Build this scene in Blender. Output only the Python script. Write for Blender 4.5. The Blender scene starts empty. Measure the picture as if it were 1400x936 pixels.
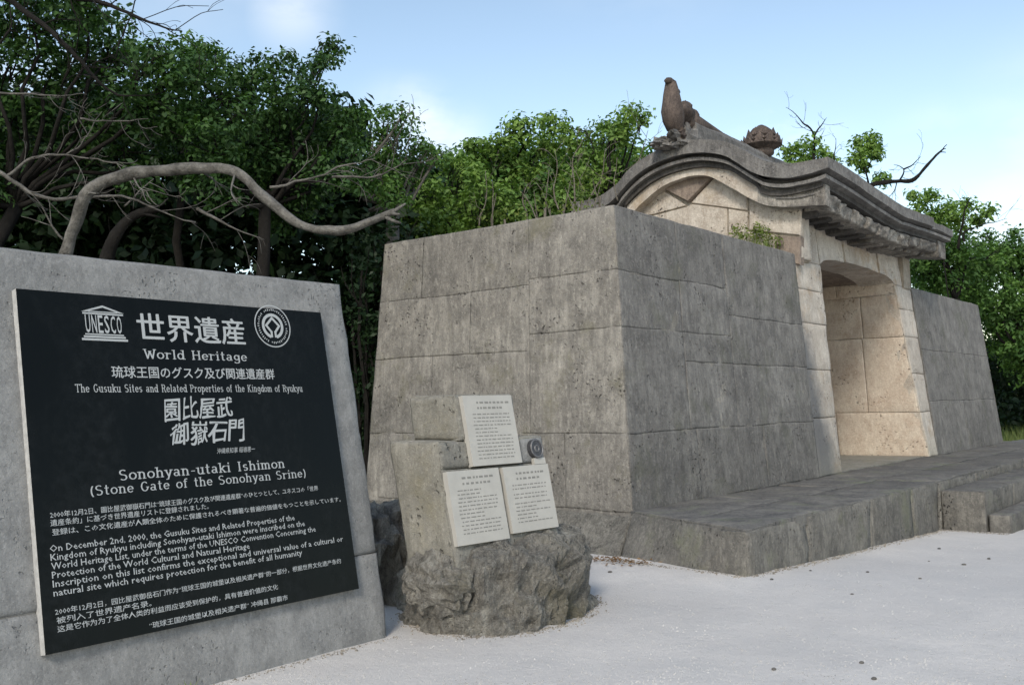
import bpy, math, random, time
import numpy as np
from mathutils import Vector, Matrix, noise
T0 = time.time()
random.seed(7); rng = np.random.default_rng(11)
scene = bpy.context.scene
COL = scene.collection

# ------------------------------------------------------------------ camera
RC = np.array([[0.62509, -0.03740, -0.77968], [-0.78021, -0.05791, -0.62285], [-0.02185, 0.99762, -0.06538]])
x_ = np.array([1071, -64, -1336.008]); x_ /= np.linalg.norm(x_)
y_ = np.array([-1674, -124, -1336.008]); y_ -= x_ * (x_ @ y_); y_ /= np.linalg.norm(y_)
RC = np.array([x_, y_, np.cross(x_, y_)])
CAM = np.array([0, 0, 1.0])
cd = bpy.data.cameras.new("camera"); co = bpy.data.objects.new("camera", cd); COL.objects.link(co)
cd.sensor_width = 36; cd.lens = 1336.0 / 1400 * 36; cd.clip_start = 0.05; cd.clip_end = 3000
M = Matrix.Identity(4)
for i in range(3):
    for j in range(3): M[i][j] = RC[i][j]
M.translation = Vector(CAM); co.matrix_world = M
scene.camera = co

def ray(u, v): return RC @ np.array([u - 700, -(v - 468), -1336.0])
def at(u, v, d):                      # survey helper: a bearing read off the photograph at d metres
    r = ray(u, v) / 1336.0
    return Vector(CAM + r * d)
def onx(u, v, x): r = ray(u, v); return Vector(CAM + r * x / r[0])
def ony(u, v, y): r = ray(u, v); return Vector(CAM + r * y / r[1])

# ------------------------------------------------------------------ world, sun, exposure
SUN = Vector((-0.74, -0.34, 0.62)).normalized()
elev = math.asin(SUN.z); az = math.atan2(SUN.x, SUN.y)
W = bpy.data.worlds.new("World"); scene.world = W; W.use_nodes = True
nt = W.node_tree; nt.nodes.clear()
def N(nt, t, **k):
    n = nt.nodes.new(t)
    for a, b in k.items(): setattr(n, a, b)
    return n
out = N(nt, 'ShaderNodeOutputWorld'); bg = N(nt, 'ShaderNodeBackground'); sky = N(nt, 'ShaderNodeTexSky')
sky.sky_type = 'NISHITA'; sky.sun_disc = False; sky.sun_elevation = elev; sky.sun_rotation = az
sky.altitude = 0; sky.air_density = 1.0; sky.dust_density = 0.6; sky.ozone_density = 1.0
tc = N(nt, 'ShaderNodeTexCoord'); nz = N(nt, 'ShaderNodeTexNoise'); nz.inputs['Scale'].default_value = 5.0; nz.inputs['Detail'].default_value = 7
nz.inputs['Roughness'].default_value = 0.55
mp = N(nt, 'ShaderNodeMapping'); mp.inputs['Scale'].default_value = (1, 1, 2.2)
nt.links.new(tc.outputs['Generated'], mp.inputs['Vector']); nt.links.new(mp.outputs[0], nz.inputs['Vector'])
acc = None
for (u, v, rad, amt) in [(572, 172, .040, 1.3), (545, 190, .05, .8), (398, 8, .04, .5), (1075, 186, .045, 1.0), (1385, 222, .06, .6), (1285, 215, .045, .45), (610, 195, .04, .6),
                         (1520, 190, .1, .5), (-150, 60, .12, .8), (1340, 330, .06, .4), (1700, 120, .12, .4), (220, -180, .12, .5), (60, 60, .07, .3), (900, -250, .14, .7), (2100, 240, .14, .9)]:
    d = Vector(ray(u, v)).normalized()
    vd = N(nt, 'ShaderNodeVectorMath', operation='DISTANCE'); vd.inputs[1].default_value = d
    nt.links.new(tc.outputs['Generated'], vd.inputs[0])
    mr = N(nt, 'ShaderNodeMapRange'); mr.interpolation_type = 'SMOOTHSTEP'
    mr.inputs['From Min'].default_value = rad * 1.5; mr.inputs['From Max'].default_value = 0
    mr.inputs['To Max'].default_value = amt
    nt.links.new(vd.outputs['Value'], mr.inputs['Value'])
    if acc is None: acc = mr.outputs[0]
    else:
        ad = N(nt, 'ShaderNodeMath', operation='MAXIMUM'); nt.links.new(acc, ad.inputs[0]); nt.links.new(mr.outputs[0], ad.inputs[1]); acc = ad.outputs[0]
ns = N(nt, 'ShaderNodeMapRange'); ns.inputs['From Min'].default_value = .38; ns.inputs['From Max'].default_value = .62
nt.links.new(nz.outputs['Fac'], ns.inputs['Value'])
mu = N(nt, 'ShaderNodeMath', operation='MULTIPLY', use_clamp=True); nt.links.new(acc, mu.inputs[0]); nt.links.new(ns.outputs[0], mu.inputs[1])
tint = N(nt, 'ShaderNodeMix', data_type='RGBA', blend_type='MULTIPLY'); tint.inputs[0].default_value = 1
tint.inputs[7].default_value = (1.33, 1.22, 1.06, 1)
nt.links.new(sky.outputs[0], tint.inputs[6])
mx = N(nt, 'ShaderNodeMix', data_type='RGBA'); nt.links.new(mu.outputs[0], mx.inputs[0]); nt.links.new(tint.outputs[2], mx.inputs[6])
mx.inputs[7].default_value = (5.6, 5.9, 6.2, 1)
nt.links.new(mx.outputs[2], bg.inputs['Color']); bg.inputs['Strength'].default_value = 0.12
nt.links.new(bg.outputs[0], out.inputs['Surface'])
ld = bpy.data.lights.new("sun", 'SUN'); ld.energy = 1.5; ld.angle = math.radians(14); ld.color = (1, .93, .82)
lo = bpy.data.objects.new("sun", ld); COL.objects.link(lo); lo.rotation_euler = (-SUN).to_track_quat('-Z', 'Y').to_euler()
vs = scene.view_settings; vs.view_transform = 'Standard'; vs.look = 'None'; vs.exposure = 0.75; vs.gamma = 1; vs.use_curve_mapping = False
scene.cycles.max_bounces = 6; scene.cycles.diffuse_bounces = 3; scene.cycles.transparent_max_bounces = 4

# ------------------------------------------------------------------ materials
def mat(name):
    m = bpy.data.materials.new(name); m.use_nodes = True; t = m.node_tree; t.nodes.clear()
    o = N(t, 'ShaderNodeOutputMaterial'); p = N(t, 'ShaderNodeBsdfPrincipled'); t.links.new(p.outputs[0], o.inputs['Surface'])
    p.inputs['Specular IOR Level'].default_value = 0.25
    return m, t, p
def mixc(t, fac, a, b, mode='MIX'):
    m = N(t, 'ShaderNodeMix', data_type='RGBA', blend_type=mode)
    for i, s in ((0, fac), (6, a), (7, b)):
        if isinstance(s, (int, float)): m.inputs[i].default_value = s
        elif isinstance(s, tuple): m.inputs[i].default_value = s if len(s) == 4 else s + (1,)
        else: t.links.new(s, m.inputs[i])
    return m.outputs[2]
def noi(t, vec, scale, detail=4, rough=.6, sc=None, off=None):
    if sc or off:
        mp = N(t, 'ShaderNodeMapping')
        if sc: mp.inputs['Scale'].default_value = sc
        if off: mp.inputs['Location'].default_value = off
        t.links.new(vec, mp.inputs[0]); vec = mp.outputs[0]
    n = N(t, 'ShaderNodeTexNoise'); n.inputs['Scale'].default_value = scale; n.inputs['Detail'].default_value = detail; n.inputs['Roughness'].default_value = rough
    t.links.new(vec, n.inputs['Vector']); return n.outputs['Fac']
def rng_(t, s, a, b, lo=0., hi=1.):
    m = N(t, 'ShaderNodeMapRange'); m.inputs[1].default_value = a; m.inputs[2].default_value = b; m.inputs[3].default_value = lo; m.inputs[4].default_value = hi
    t.links.new(s, m.inputs[0]); return m.outputs[0]
def mth(t, op, a, b=None):
    m = N(t, 'ShaderNodeMath', operation=op)
    for i, s in ((0, a), (1, b)):
        if s is None: continue
        if isinstance(s, (int, float)): m.inputs[i].default_value = s
        else: t.links.new(s, m.inputs[i])
    return m.outputs[0]

def stone_mat(name, base, light, dark, streak=.5, pits=.6, scale=1., lichen=None, stain=None, bump=.012, grime=0.):
    """weathered coral limestone: mottling, rain streaks, small solution pits"""
    m, t, p = mat(name)
    geo = N(t, 'ShaderNodeNewGeometry'); P = geo.outputs['Position']
    oi = N(t, 'ShaderNodeObjectInfo')
    big = noi(t, P, .9 * scale, 4, .6); med = noi(t, P, 5 * scale, 6, .68); fine = noi(t, P, 38 * scale, 5, .7); grain = noi(t, P, 160 * scale, 3, .7)
    c = mixc(t, rng_(t, big, .35, .65), base, light)
    c = mixc(t, rng_(t, med, .42, .68), c, dark)
    c = mixc(t, rng_(t, fine, .42, .75, 0, .55), c, light)
    st = noi(t, P, 7, 5, .65, sc=(1.2, 1.2, .1))
    c = mixc(t, rng_(t, st, .52, .68, 0, streak), c, dark)
    st2 = noi(t, P, 9, 5, .6, sc=(1.4, 1.4, .08), off=(3, 7, 1))
    c = mixc(t, rng_(t, st2, .56, .72, 0, streak * .6), c, light)
    bl = noi(t, P, 15 * scale, 5, .7, sc=(1.2, 1.2, .55), off=(6, 6, 1))
    c = mixc(t, rng_(t, bl, .50, .62, 0, .62), c, mixc(t, .75, base, dark))
    bl2 = noi(t, P, 19 * scale, 5, .7, sc=(1.2, 1.2, .6), off=(1, 5, 8))
    c = mixc(t, rng_(t, bl2, .54, .66, 0, .7), c, light)
    st3 = noi(t, P, 24, 5, .7, sc=(1.5, 1.5, .16), off=(2, 4, 6))
    c = mixc(t, rng_(t, st3, .40, .66, 0, .30 + streak * .6), c, mixc(t, .5, dark, base))
    sp1 = noi(t, P, 62 * scale, 4, .75, off=(7, 1, 2))
    c = mixc(t, rng_(t, sp1, .56, .72, 0, .75), c, tuple(x * .55 for x in dark))
    c = mixc(t, rng_(t, noi(t, P, 48 * scale, 4, .75, off=(4, 9, 2)), .56, .74, 0, .7), c, tuple(min(1, x * 1.25) for x in light))
    if lichen:
        li = noi(t, P, 2.3, 6, .7, off=(9, 2, 5))
        c = mixc(t, rng_(t, li, .54, .68, 0, .7), c, lichen)
    if grime:
        g = noi(t, P, 1.7, 7, .75, off=(1, 8, 3))
        c = mixc(t, rng_(t, g, .48, .6, 0, grime), c, dark)
    if stain:   # dirt climbing from the foot of the jamb and weathering next to the wing
        c = stain(t, P, c)
    gr = rng_(t, grain, .3, .7, .86, 1.14)
    vm = N(t, 'ShaderNodeVectorMath', operation='SCALE'); t.links.new(c, vm.inputs[0]); t.links.new(gr, vm.inputs['Scale']); c = vm.outputs[0]
    rv = rng_(t, oi.outputs['Random'], 0, 1, .93, 1.07)
    vm = N(t, 'ShaderNodeVectorMath', operation='SCALE'); t.links.new(c, vm.inputs[0]); t.links.new(rv, vm.inputs['Scale']); c = vm.outputs[0]
    vo = N(t, 'ShaderNodeTexVoronoi'); vo.inputs['Scale'].default_value = 26 * scale; vo.inputs['Randomness'].default_value = 1
    wn = N(t, 'ShaderNodeVectorMath', operation='ADD'); nn = N(t, 'ShaderNodeTexNoise'); nn.inputs['Scale'].default_value = 22; t.links.new(P, nn.inputs['Vector'])
    ws = N(t, 'ShaderNodeVectorMath', operation='SCALE'); ws.inputs['Scale'].default_value = .06; t.links.new(nn.outputs['Color'], ws.inputs[0])
    t.links.new(P, wn.inputs[0]); t.links.new(ws.outputs[0], wn.inputs[1]); t.links.new(wn.outputs[0], vo.inputs['Vector'])
    gate = rng_(t, noi(t, P, 3.1 * scale, 4, .7, off=(5, 5, 5)), .52, .62)
    pit = mth(t, 'MULTIPLY', rng_(t, vo.outputs['Distance'], .30, .12), gate)
    c = mixc(t, mth(t, 'MULTIPLY', pit, pits), c, tuple(x * .28 for x in dark[:3]))
    t.links.new(c, p.inputs['Base Color']); p.inputs['Roughness'].default_value = .95
    h = mth(t, 'ADD', mth(t, 'MULTIPLY', med, .8), mth(t, 'MULTIPLY', fine, .6)); h = mth(t, 'ADD', h, mth(t, 'MULTIPLY', grain, .18))
    h = mth(t, 'SUBTRACT', h, mth(t, 'MULTIPLY', pit, 1.1))
    b = N(t, 'ShaderNodeBump'); b.inputs['Strength'].default_value = 1; b.inputs['Distance'].default_value = bump; t.links.new(h, b.inputs['Height']); t.links.new(b.outputs[0], p.inputs['Normal'])
    return m

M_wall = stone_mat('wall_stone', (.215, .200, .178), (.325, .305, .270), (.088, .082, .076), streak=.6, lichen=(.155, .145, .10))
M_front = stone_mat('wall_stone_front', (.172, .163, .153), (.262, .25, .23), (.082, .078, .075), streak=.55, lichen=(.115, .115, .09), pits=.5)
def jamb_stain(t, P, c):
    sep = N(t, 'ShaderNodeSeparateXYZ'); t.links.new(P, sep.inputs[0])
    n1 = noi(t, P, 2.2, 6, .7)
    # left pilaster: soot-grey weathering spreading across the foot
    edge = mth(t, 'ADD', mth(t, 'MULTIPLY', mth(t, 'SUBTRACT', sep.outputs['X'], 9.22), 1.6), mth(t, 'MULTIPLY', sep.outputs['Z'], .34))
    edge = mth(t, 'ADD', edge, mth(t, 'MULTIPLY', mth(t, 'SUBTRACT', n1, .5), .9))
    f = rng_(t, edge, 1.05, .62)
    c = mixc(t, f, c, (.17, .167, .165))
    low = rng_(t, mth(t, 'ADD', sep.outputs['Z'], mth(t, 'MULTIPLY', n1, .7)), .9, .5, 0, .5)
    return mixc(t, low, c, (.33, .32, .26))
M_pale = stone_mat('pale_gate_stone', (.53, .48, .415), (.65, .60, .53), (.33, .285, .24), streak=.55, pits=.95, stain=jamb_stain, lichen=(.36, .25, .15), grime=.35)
M_gable = stone_mat('gable_stone', (.53, .475, .405), (.67, .62, .545), (.29, .24, .195), streak=.35, pits=1., lichen=(.36, .27, .17), grime=.45)
M_jamb = stone_mat('jamb_stone', (.53, .455, .375), (.64, .575, .485), (.42, .33, .26), streak=.15, pits=.7)
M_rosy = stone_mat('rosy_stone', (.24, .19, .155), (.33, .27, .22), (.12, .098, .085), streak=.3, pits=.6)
M_roof = stone_mat('roof_stone', (.165, .158, .15), (.27, .258, .243), (.07, .066, .064), streak=.35, pits=.5, scale=1.6)
M_eave = stone_mat('eave_stone', (.22, .20, .18), (.44, .41, .36), (.06, .056, .052), streak=.5, pits=.7, grime=.85, scale=1.5)
M_blackish = stone_mat('blackish_stone', (.062, .058, .054), (.12, .112, .104), (.03, .028, .027), streak=.4, pits=.4, scale=1.6)  # near-black tone for the recessed roof courses, eave filler and first corbels
M_orn = stone_mat('ornament_stone', (.095, .073, .062), (.165, .13, .11), (.03, .026, .026), streak=.2, pits=.5, scale=2)
M_plat = stone_mat('platform_stone', (.165, .158, .143), (.26, .245, .215), (.075, .072, .067), streak=.5, lichen=(.17, .175, .12), scale=1.1, bump=.02)
M_top = stone_mat('platform_top_stone', (.135, .13, .12), (.20, .19, .17), (.065, .063, .066), streak=0, lichen=(.16, .175, .115), pits=.3)
M_boul = stone_mat('boulder_stone', (.25, .235, .205), (.46, .44, .39), (.09, .085, .077), streak=.1, lichen=(.19, .172, .11), scale=2.4, bump=.05)
M_cut = stone_mat('cut_marker_stone', (.24, .23, .20), (.32, .305, .265), (.15, .143, .12), streak=.6, pits=.3, bump=.010, lichen=(.22, .20, .14))
M_cutf = stone_mat('cut_marker_face', (.20, .192, .17), (.28, .268, .235), (.12, .115, .10), streak=.3, pits=.3, bump=.01)
M_conc = stone_mat('sign_concrete', (.21, .21, .205), (.285, .283, .275), (.145, .145, .143), streak=.12, pits=.2, scale=1.8, bump=.005)
M_mort = stone_mat('mortar', (.12, .115, .105), (.17, .16, .145), (.06, .057, .054), streak=.2, pits=.2)
M_mortp = stone_mat('pale_mortar', (.30, .26, .21), (.38, .34, .28), (.2, .17, .13), streak=.2, pits=.2)

def simple(name, col, rough=.6, spec=.3, nscale=0, var=.15, bump=0):
    m, t, p = mat(name)
    p.inputs['Roughness'].default_value = rough; p.inputs['Specular IOR Level'].default_value = spec
    if nscale:
        geo = N(t, 'ShaderNodeNewGeometry'); n = noi(t, geo.outputs['Position'], nscale, 5, .65)
        c = mixc(t, rng_(t, n, .3, .7), tuple(x * (1 - var) for x in col), tuple(min(1, x * (1 + var)) for x in col)); t.links.new(c, p.inputs['Base Color'])
        if bump:
            b = N(t, 'ShaderNodeBump'); b.inputs['Distance'].default_value = bump; t.links.new(n, b.inputs['Height']); t.links.new(b.outputs[0], p.inputs['Normal'])
    else: p.inputs['Base Color'].default_value = col + (1,)
    return m
M_black = simple('black_granite', (.0065, .0080, .0075), .22, .12, 90, .3)
nt_ = M_black.node_tree; p_ = [n for n in nt_.nodes if n.type == 'BSDF_PRINCIPLED'][0]; g_ = N(nt_, 'ShaderNodeNewGeometry')
d1 = noi(nt_, g_.outputs['Position'], 3.5, 6, .7, sc=(1, 1, .35)); d2 = noi(nt_, g_.outputs['Position'], 26, 5, .75, off=(3, 3, 3))
nt_.links.new(mixc(nt_, mth(nt_, 'MULTIPLY', rng_(nt_, d1, .45, .7), rng_(nt_, d2, .4, .7)), (.0040, .0050, .0048), (.014, .016, .017)), p_.inputs['Base Color'])
nt_.links.new(rng_(nt_, d1, .35, .65, .14, .34), p_.inputs['Roughness']); p_.inputs['Specular IOR Level'].default_value = .13
M_edge = simple('granite_edge', (.42, .42, .41), .7, .3, 40, .2)
M_white = simple('white_lettering', (.39, .405, .405), .6, .2)
M_tablet = simple('white_marble_tablet', (.40, .385, .35), .5, .4, 12, .07)
M_ink = simple('grey_lettering', (.17, .17, .16), .7, .2)
M_bronze = simple('dark_bronze', (.045, .045, .05), .5, .5, 60, .4, .002)
M_door = simple('door_wood', (.16, .09, .05), .8, .2, 8, .3)

def bark(name, a, b):
    m, t, p = mat(name); geo = N(t, 'ShaderNodeNewGeometry'); P = geo.outputs['Position']
    n = noi(t, P, 9, 6, .7); n2 = noi(t, P, 60, 4, .7)
    c = mixc(t, rng_(t, n, .35, .65), a, b); c = mixc(t, rng_(t, n2, .5, .7, 0, .5), c, tuple(x * .4 for x in a)); t.links.new(c, p.inputs['Base Color'])
    p.inputs['Roughness'].default_value = .95
    bb = N(t, 'ShaderNodeBump'); bb.inputs['Distance'].default_value = .02; t.links.new(mth(t, 'ADD', n, mth(t, 'MULTIPLY', n2, .4)), bb.inputs['Height']); t.links.new(bb.outputs[0], p.inputs['Normal'])
    return m
M_bark = bark('grey_bark', (.07, .065, .058), (.17, .16, .145))
M_limb = bark('limb_bark', (.060, .056, .050), (.20, .19, .172))
M_barkd = bark('dark_bark', (.007, .006, .005), (.017, .015, .013))
M_barkp = bark('pale_twig_bark', (.12, .105, .085), (.21, .19, .155))

def leafm(name, a, b, c3, trans=.25):
    m = bpy.data.materials.new(name); m.use_nodes = True; t = m.node_tree; t.nodes.clear()
    o = N(t, 'ShaderNodeOutputMaterial'); p = N(t, 'ShaderNodeBsdfPrincipled'); tr = N(t, 'ShaderNodeBsdfTranslucent'); ms = N(t, 'ShaderNodeMixShader')
    geo = N(t, 'ShaderNodeNewGeometry'); n = noi(t, geo.outputs['Position'], 2.2, 4, .6)
    r = geo.outputs['Random Per Island']
    c = mixc(t, r, a, b); c = mixc(t, rng_(t, n, .45, .65, 0, .75), c, c3)
    t.links.new(c, p.inputs['Base Color']); p.inputs['Roughness'].default_value = .55; p.inputs['Specular IOR Level'].default_value = .25
    t.links.new(mixc(t, 1., c, (1.3, 1.5, .5), 'MULTIPLY'), tr.inputs['Color'])
    ms.inputs[0].default_value = trans; t.links.new(p.outputs[0], ms.inputs[1]); t.links.new(tr.outputs[0], ms.inputs[2]); t.links.new(ms.outputs[0], o.inputs['Surface'])
    return m
L_dark = leafm('dark_leaves', (0.03, 0.07, 0.0211), (0.0638, 0.1313, 0.0325), (0.0225, 0.0525, 0.0195))
L_mid = leafm('mid_green_leaves', (0.056, 0.1232, 0.0308), (0.12, 0.2175, 0.049), (0.0352, 0.0841, 0.028))
L_bright = leafm('bright_leaves', (0.1179, 0.2018, 0.039), (0.1994, 0.3105, 0.0715), (0.0725, 0.1475, 0.0364))
L_yel = leafm('yellow_green_leaves', (.12, .17, .035), (.17, .21, .05), (.08, .13, .03))
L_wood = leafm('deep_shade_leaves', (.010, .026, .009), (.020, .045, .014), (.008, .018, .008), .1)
L_grass = leafm('grass_blades', (.10, .14, .04), (.17, .19, .07), (.07, .11, .03))
L_dry = leafm('dry_leaves', (.20, .12, .055), (.12, .065, .03), (.28, .19, .10), .05)

# ------------------------------------------------------------------ object helpers
def mesh(name, V, F, mats, parent=None, smooth=False):
    me = bpy.data.meshes.new(name)
    off = parent_world.get(parent.name, Vector()) if parent else Vector()
    me.from_pydata([tuple(Vector(v) - off) for v in V], [], F)
    for m in (mats if isinstance(mats, (list, tuple)) else [mats]): me.materials.append(m)
    if smooth: me.polygons.foreach_set('use_smooth', [True] * len(me.polygons))
    me.update()
    o = bpy.data.objects.new(name, me); COL.objects.link(o)
    if parent: o.parent = parent
    parent_world[o.name] = off
    return o
parent_world = {}
def thing(name, label, cat, loc, group=None):
    o = bpy.data.objects.new(name, None); COL.objects.link(o); o.location = loc; o.empty_display_size = .2
    o['label'] = label; o['category'] = cat
    if group: o['group'] = group
    parent_world[o.name] = Vector(loc); return o
def root_mesh(name, V, F, mats, label, cat, group=None, smooth=False):
    c = Vector((0, 0, 0)); n = len(V)
    for v in V: c += Vector(v)
    c /= n
    c.z = min(v[2] for v in V)
    me = bpy.data.meshes.new(name); me.from_pydata([tuple(Vector(v) - c) for v in V], [], F)
    for m in (mats if isinstance(mats, (list, tuple)) else [mats]): me.materials.append(m)
    if smooth: me.polygons.foreach_set('use_smooth', [True] * len(me.polygons))
    o = bpy.data.objects.new(name, me); COL.objects.link(o); o.location = c
    parent_world[o.name] = c
    o['label'] = label; o['category'] = cat
    if group: o['group'] = group
    return o
def bil(q, s, t): return (q[0] * (1 - s) + q[1] * s) * (1 - t) + (q[3] * (1 - s) + q[2] * s) * t
def nz3(p, f, seed=0): return noise.noise(Vector((p[0] * f + seed, p[1] * f + seed * 1.7, p[2] * f - seed)))

def stone(name, outer, inner, m, parent, n=(6, 4), amp=.010, bev=.006, lift=0., freq=4., label=None, warp=0.):
    """one dressed stone: outer quad (BL,BR,TR,TL) worn and subdivided, straight sides back to the inner quad"""
    outer = [Vector(q) for q in outer]; inner = [Vector(q) for q in inner]
    nrm = (outer[1] - outer[0]).cross(outer[3] - outer[0]).normalized()
    if nrm.dot(inner[0] - outer[0]) > 0: nrm = -nrm
    wx = max((outer[1] - outer[0]).length, .01); wy = max((outer[3] - outer[0]).length, .01)
    es = min(.014 / wx, .2); et = min(.014 / wy, .2)
    S = [0, es] + [es + (1 - 2 * es) * i / n[0] for i in range(1, n[0])] + [1 - es, 1]
    Tt = [0, et] + [et + (1 - 2 * et) * i / n[1] for i in range(1, n[1])] + [1 - et, 1]
    sd = random.random() * 50
    V = []; F = []
    for j, t in enumerate(Tt):
        for i, s in enumerate(S):
            p = bil(outer, s, t); edge = i in (0, len(S) - 1) or j in (0, len(Tt) - 1)
            d = lift + amp * nz3(p, freq, sd) + amp * .5 * nz3(p, freq * 3.1, sd)
            if edge:
                d -= bev * (1 + 1.5 * abs(nz3(p, 7, sd)))
                e = bev * .5 * nz3(p, 9, sd + 3); p = p + (outer[1] - outer[0]).normalized() * e
            if warp:
                if edge: d -= .016 * max(0., nz3(p, 9, 5) - .22)
                p = p + Vector((0, 0, warp * (nz3(p, 1.7, 5) + .5 * nz3(p, 7, 5))))
            V.append(p + nrm * d)
    a, b = len(S), len(Tt)
    for j in range(b - 1):
        for i in range(a - 1): F.append((j * a + i, j * a + i + 1, (j + 1) * a + i + 1, (j + 1) * a + i))
    k = len(V); V += inner
    F.append(tuple(range(a - 1, -1, -1)) + (k, k + 1)) if False else None
    bot = [i for i in range(a)]; top = [(b - 1) * a + i for i in range(a)]; lef = [j * a for j in range(b)]; rig = [j * a + a - 1 for j in range(b)]
    F = [f for f in F if f]
    F.append(tuple(bot[::-1] + [k, k + 1])); F.append(tuple(rig[::-1] + [k + 1, k + 2])); F.append(tuple(top + [k + 2, k + 3])); F.append(tuple(lef + [k + 3, k]))
    F.append((k, k + 3, k + 2, k + 1))
    # orient outward
    if ((V[1] - V[0]).cross(V[a] - V[0])).dot(nrm) < 0: F = [tuple(reversed(f)) for f in F]
    o = mesh(name, V, F, m, parent)
    o.data.polygons.foreach_set('use_smooth', [True] * ((a - 1) * (b - 1)) + [False] * 5)
    if label: o['label'] = label
    return o

def box(name, lo, hi, m, parent=None, label=None):
    x0, y0, z0 = lo; x1, y1, z1 = hi
    V = [(x0, y0, z0), (x1, y0, z0), (x1, y1, z0), (x0, y1, z0), (x0, y0, z1), (x1, y0, z1), (x1, y1, z1), (x0, y1, z1)]
    F = [(0, 3, 2, 1), (4, 5, 6, 7), (0, 1, 5, 4), (1, 2, 6, 5), (2, 3, 7, 6), (3, 0, 4, 7)]
    return mesh(name, V, F, m, parent)
def hexa(name, b4, t4, m, parent):
    V = list(b4) + list(t4)
    return mesh(name, V, [(0, 3, 2, 1), (4, 5, 6, 7), (0, 1, 5, 4), (1, 2, 6, 5), (2, 3, 7, 6), (3, 0, 4, 7)], m, parent)
def rough_blob(name, rings, m, parent, amp=.04, freq=3., seed=1, seg=None, label=None):
    """closed lofted solid from rings of points (bottom to top), densified and roughened"""
    n = len(rings[0]); V = []; F = []
    for r in rings:
        for p in r:
            p = Vector(p); c = sum((Vector(q) for q in r), Vector()) / n
            d = (p - c); d.z = 0; d = d.normalized() if d.length > 0 else d
            k = amp * (.7 * nz3(p, freq, seed) + .9 * (.45 - abs(nz3(p, freq * 1.3, seed + 4)) * 2) + .5 * (.4 - abs(nz3(p, freq * 3.1, seed + 2)) * 2) + .3 * nz3(p, freq * 7, seed))
            V.append(p + d * k + Vector((0, 0, k * .5)))
    for j in range(len(rings) - 1):
        for i in range(n): F.append((j * n + i, j * n + (i + 1) % n, (j + 1) * n + (i + 1) % n, (j + 1) * n + i))
    F.append(tuple(range(n - 1, -1, -1))); F.append(tuple(range((len(rings) - 1) * n, len(rings) * n)))
    o = mesh(name, V, F, m, parent, smooth=False)
    if label: o['label'] = label
    return o

def blob(name, c, r, m, parent, amp=.15, seg=14, rin=10, f=2.5, seed=0, smooth=True):
    V = []; F = []
    for i in range(rin + 1):
        ph = math.pi * i / rin
        for k in range(seg):
            th = 2 * math.pi * k / seg; d = Vector((math.sin(ph) * math.cos(th), math.sin(ph) * math.sin(th), math.cos(ph)))
            s = 1 + amp * (nz3(d, f, seed) + .5 * nz3(d, f * 2.5, seed))
            V.append(Vector(c) + Vector((d.x * r[0], d.y * r[1], d.z * r[2])) * s)
    for i in range(rin):
        for k in range(seg): F.append((i * seg + k, (i + 1) * seg + k, (i + 1) * seg + (k + 1) % seg, i * seg + (k + 1) % seg))
    return mesh(name, V, F, m, parent, smooth=smooth)

# ------------------------------------------------------------------ ground
def gz(x, y):
    s = 0.
    if x > 5.2: s = -.042 * (x - 5.2)
    s = max(s, -.28)
    return s + .012 * noise.noise(Vector((x * .8, y * .8, 0))) + .004 * noise.noise(Vector((x * 4, y * 4, 3)))
def sheet(name, xs, ys, m, kind='structure', zf=gz):
    V = [(x, y, zf(x, y)) for y in ys for x in xs]; a = len(xs)
    F = [(j * a + i, j * a + i + 1, (j + 1) * a + i + 1, (j + 1) * a + i) for j in range(len(ys) - 1) for i in range(a - 1)]
    o = mesh(name, V, F, m, smooth=True); o['kind'] = kind; return o
def ground_mat():
    m, t, p = mat('white_coral_sand'); geo = N(t, 'ShaderNodeNewGeometry'); P = geo.outputs['Position']
    sep = N(t, 'ShaderNodeSeparateXYZ'); t.links.new(P, sep.inputs[0])
    n1 = noi(t, P, .55, 4, .6); n2 = noi(t, P, 30, 4, .7); n3 = noi(t, P, 3.5, 5, .6); n4 = noi(t, P, 220, 3, .7)
    c = mixc(t, rng_(t, n1, .35, .65), (.625, .597, .565), (.515, .495, .475))
    c = mixc(t, rng_(t, n3, .45, .75, 0, .6), c, (.50, .49, .475))
    c = mixc(t, rng_(t, n2, .55, .75, 0, .35), c, (.42, .40, .38))
    c = mixc(t, rng_(t, n4, .6, .75, 0, .5), c, (.34, .33, .32))
    far = mth(t, 'ADD', sep.outputs['Y'], mth(t, 'MULTIPLY', n3, 1.6))
    soil = mixc(t, rng_(t, n3, .4, .6), (.055, .045, .03), (.05, .065, .025))
    c = mixc(t, rng_(t, far, 5.0, 6.2), c, soil)
    farx = mth(t, 'ADD', sep.outputs['X'], mth(t, 'MULTIPLY', sep.outputs['Y'], 1.2))
    c = mixc(t, rng_(t, farx, 24, 25.5), c, mixc(t, rng_(t, n3, .4, .6), (.10, .13, .04), (.16, .16, .07)))
    t.links.new(c, p.inputs['Base Color']); p.inputs['Roughness'].default_value = 1; p.inputs['Specular IOR Level'].default_value = .1
    h = mth(t, 'ADD', mth(t, 'MULTIPLY', n2, .6), mth(t, 'MULTIPLY', n4, .35)); h = mth(t, 'ADD', h, mth(t, 'MULTIPLY', n3, 1.6))
    b = N(t, 'ShaderNodeBump'); b.inputs['Distance'].default_value = .009; t.links.new(h, b.inputs['Height']); t.links.new(b.outputs[0], p.inputs['Normal'])
    return m
M_sand = ground_mat()
xs = [-900, -300, -80, -30, -12, -6] + [-3 + .12 * i for i in range(150)] + [16, 18, 22, 28, 40, 80, 300, 900]
ys = [-900, -300, -80, -30, -12, -6] + [-2 + .12 * i for i in range(66)] + [6.5, 8, 11, 16, 24, 40, 90, 300, 900]
sheet('ground', xs, ys, M_sand)

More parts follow.
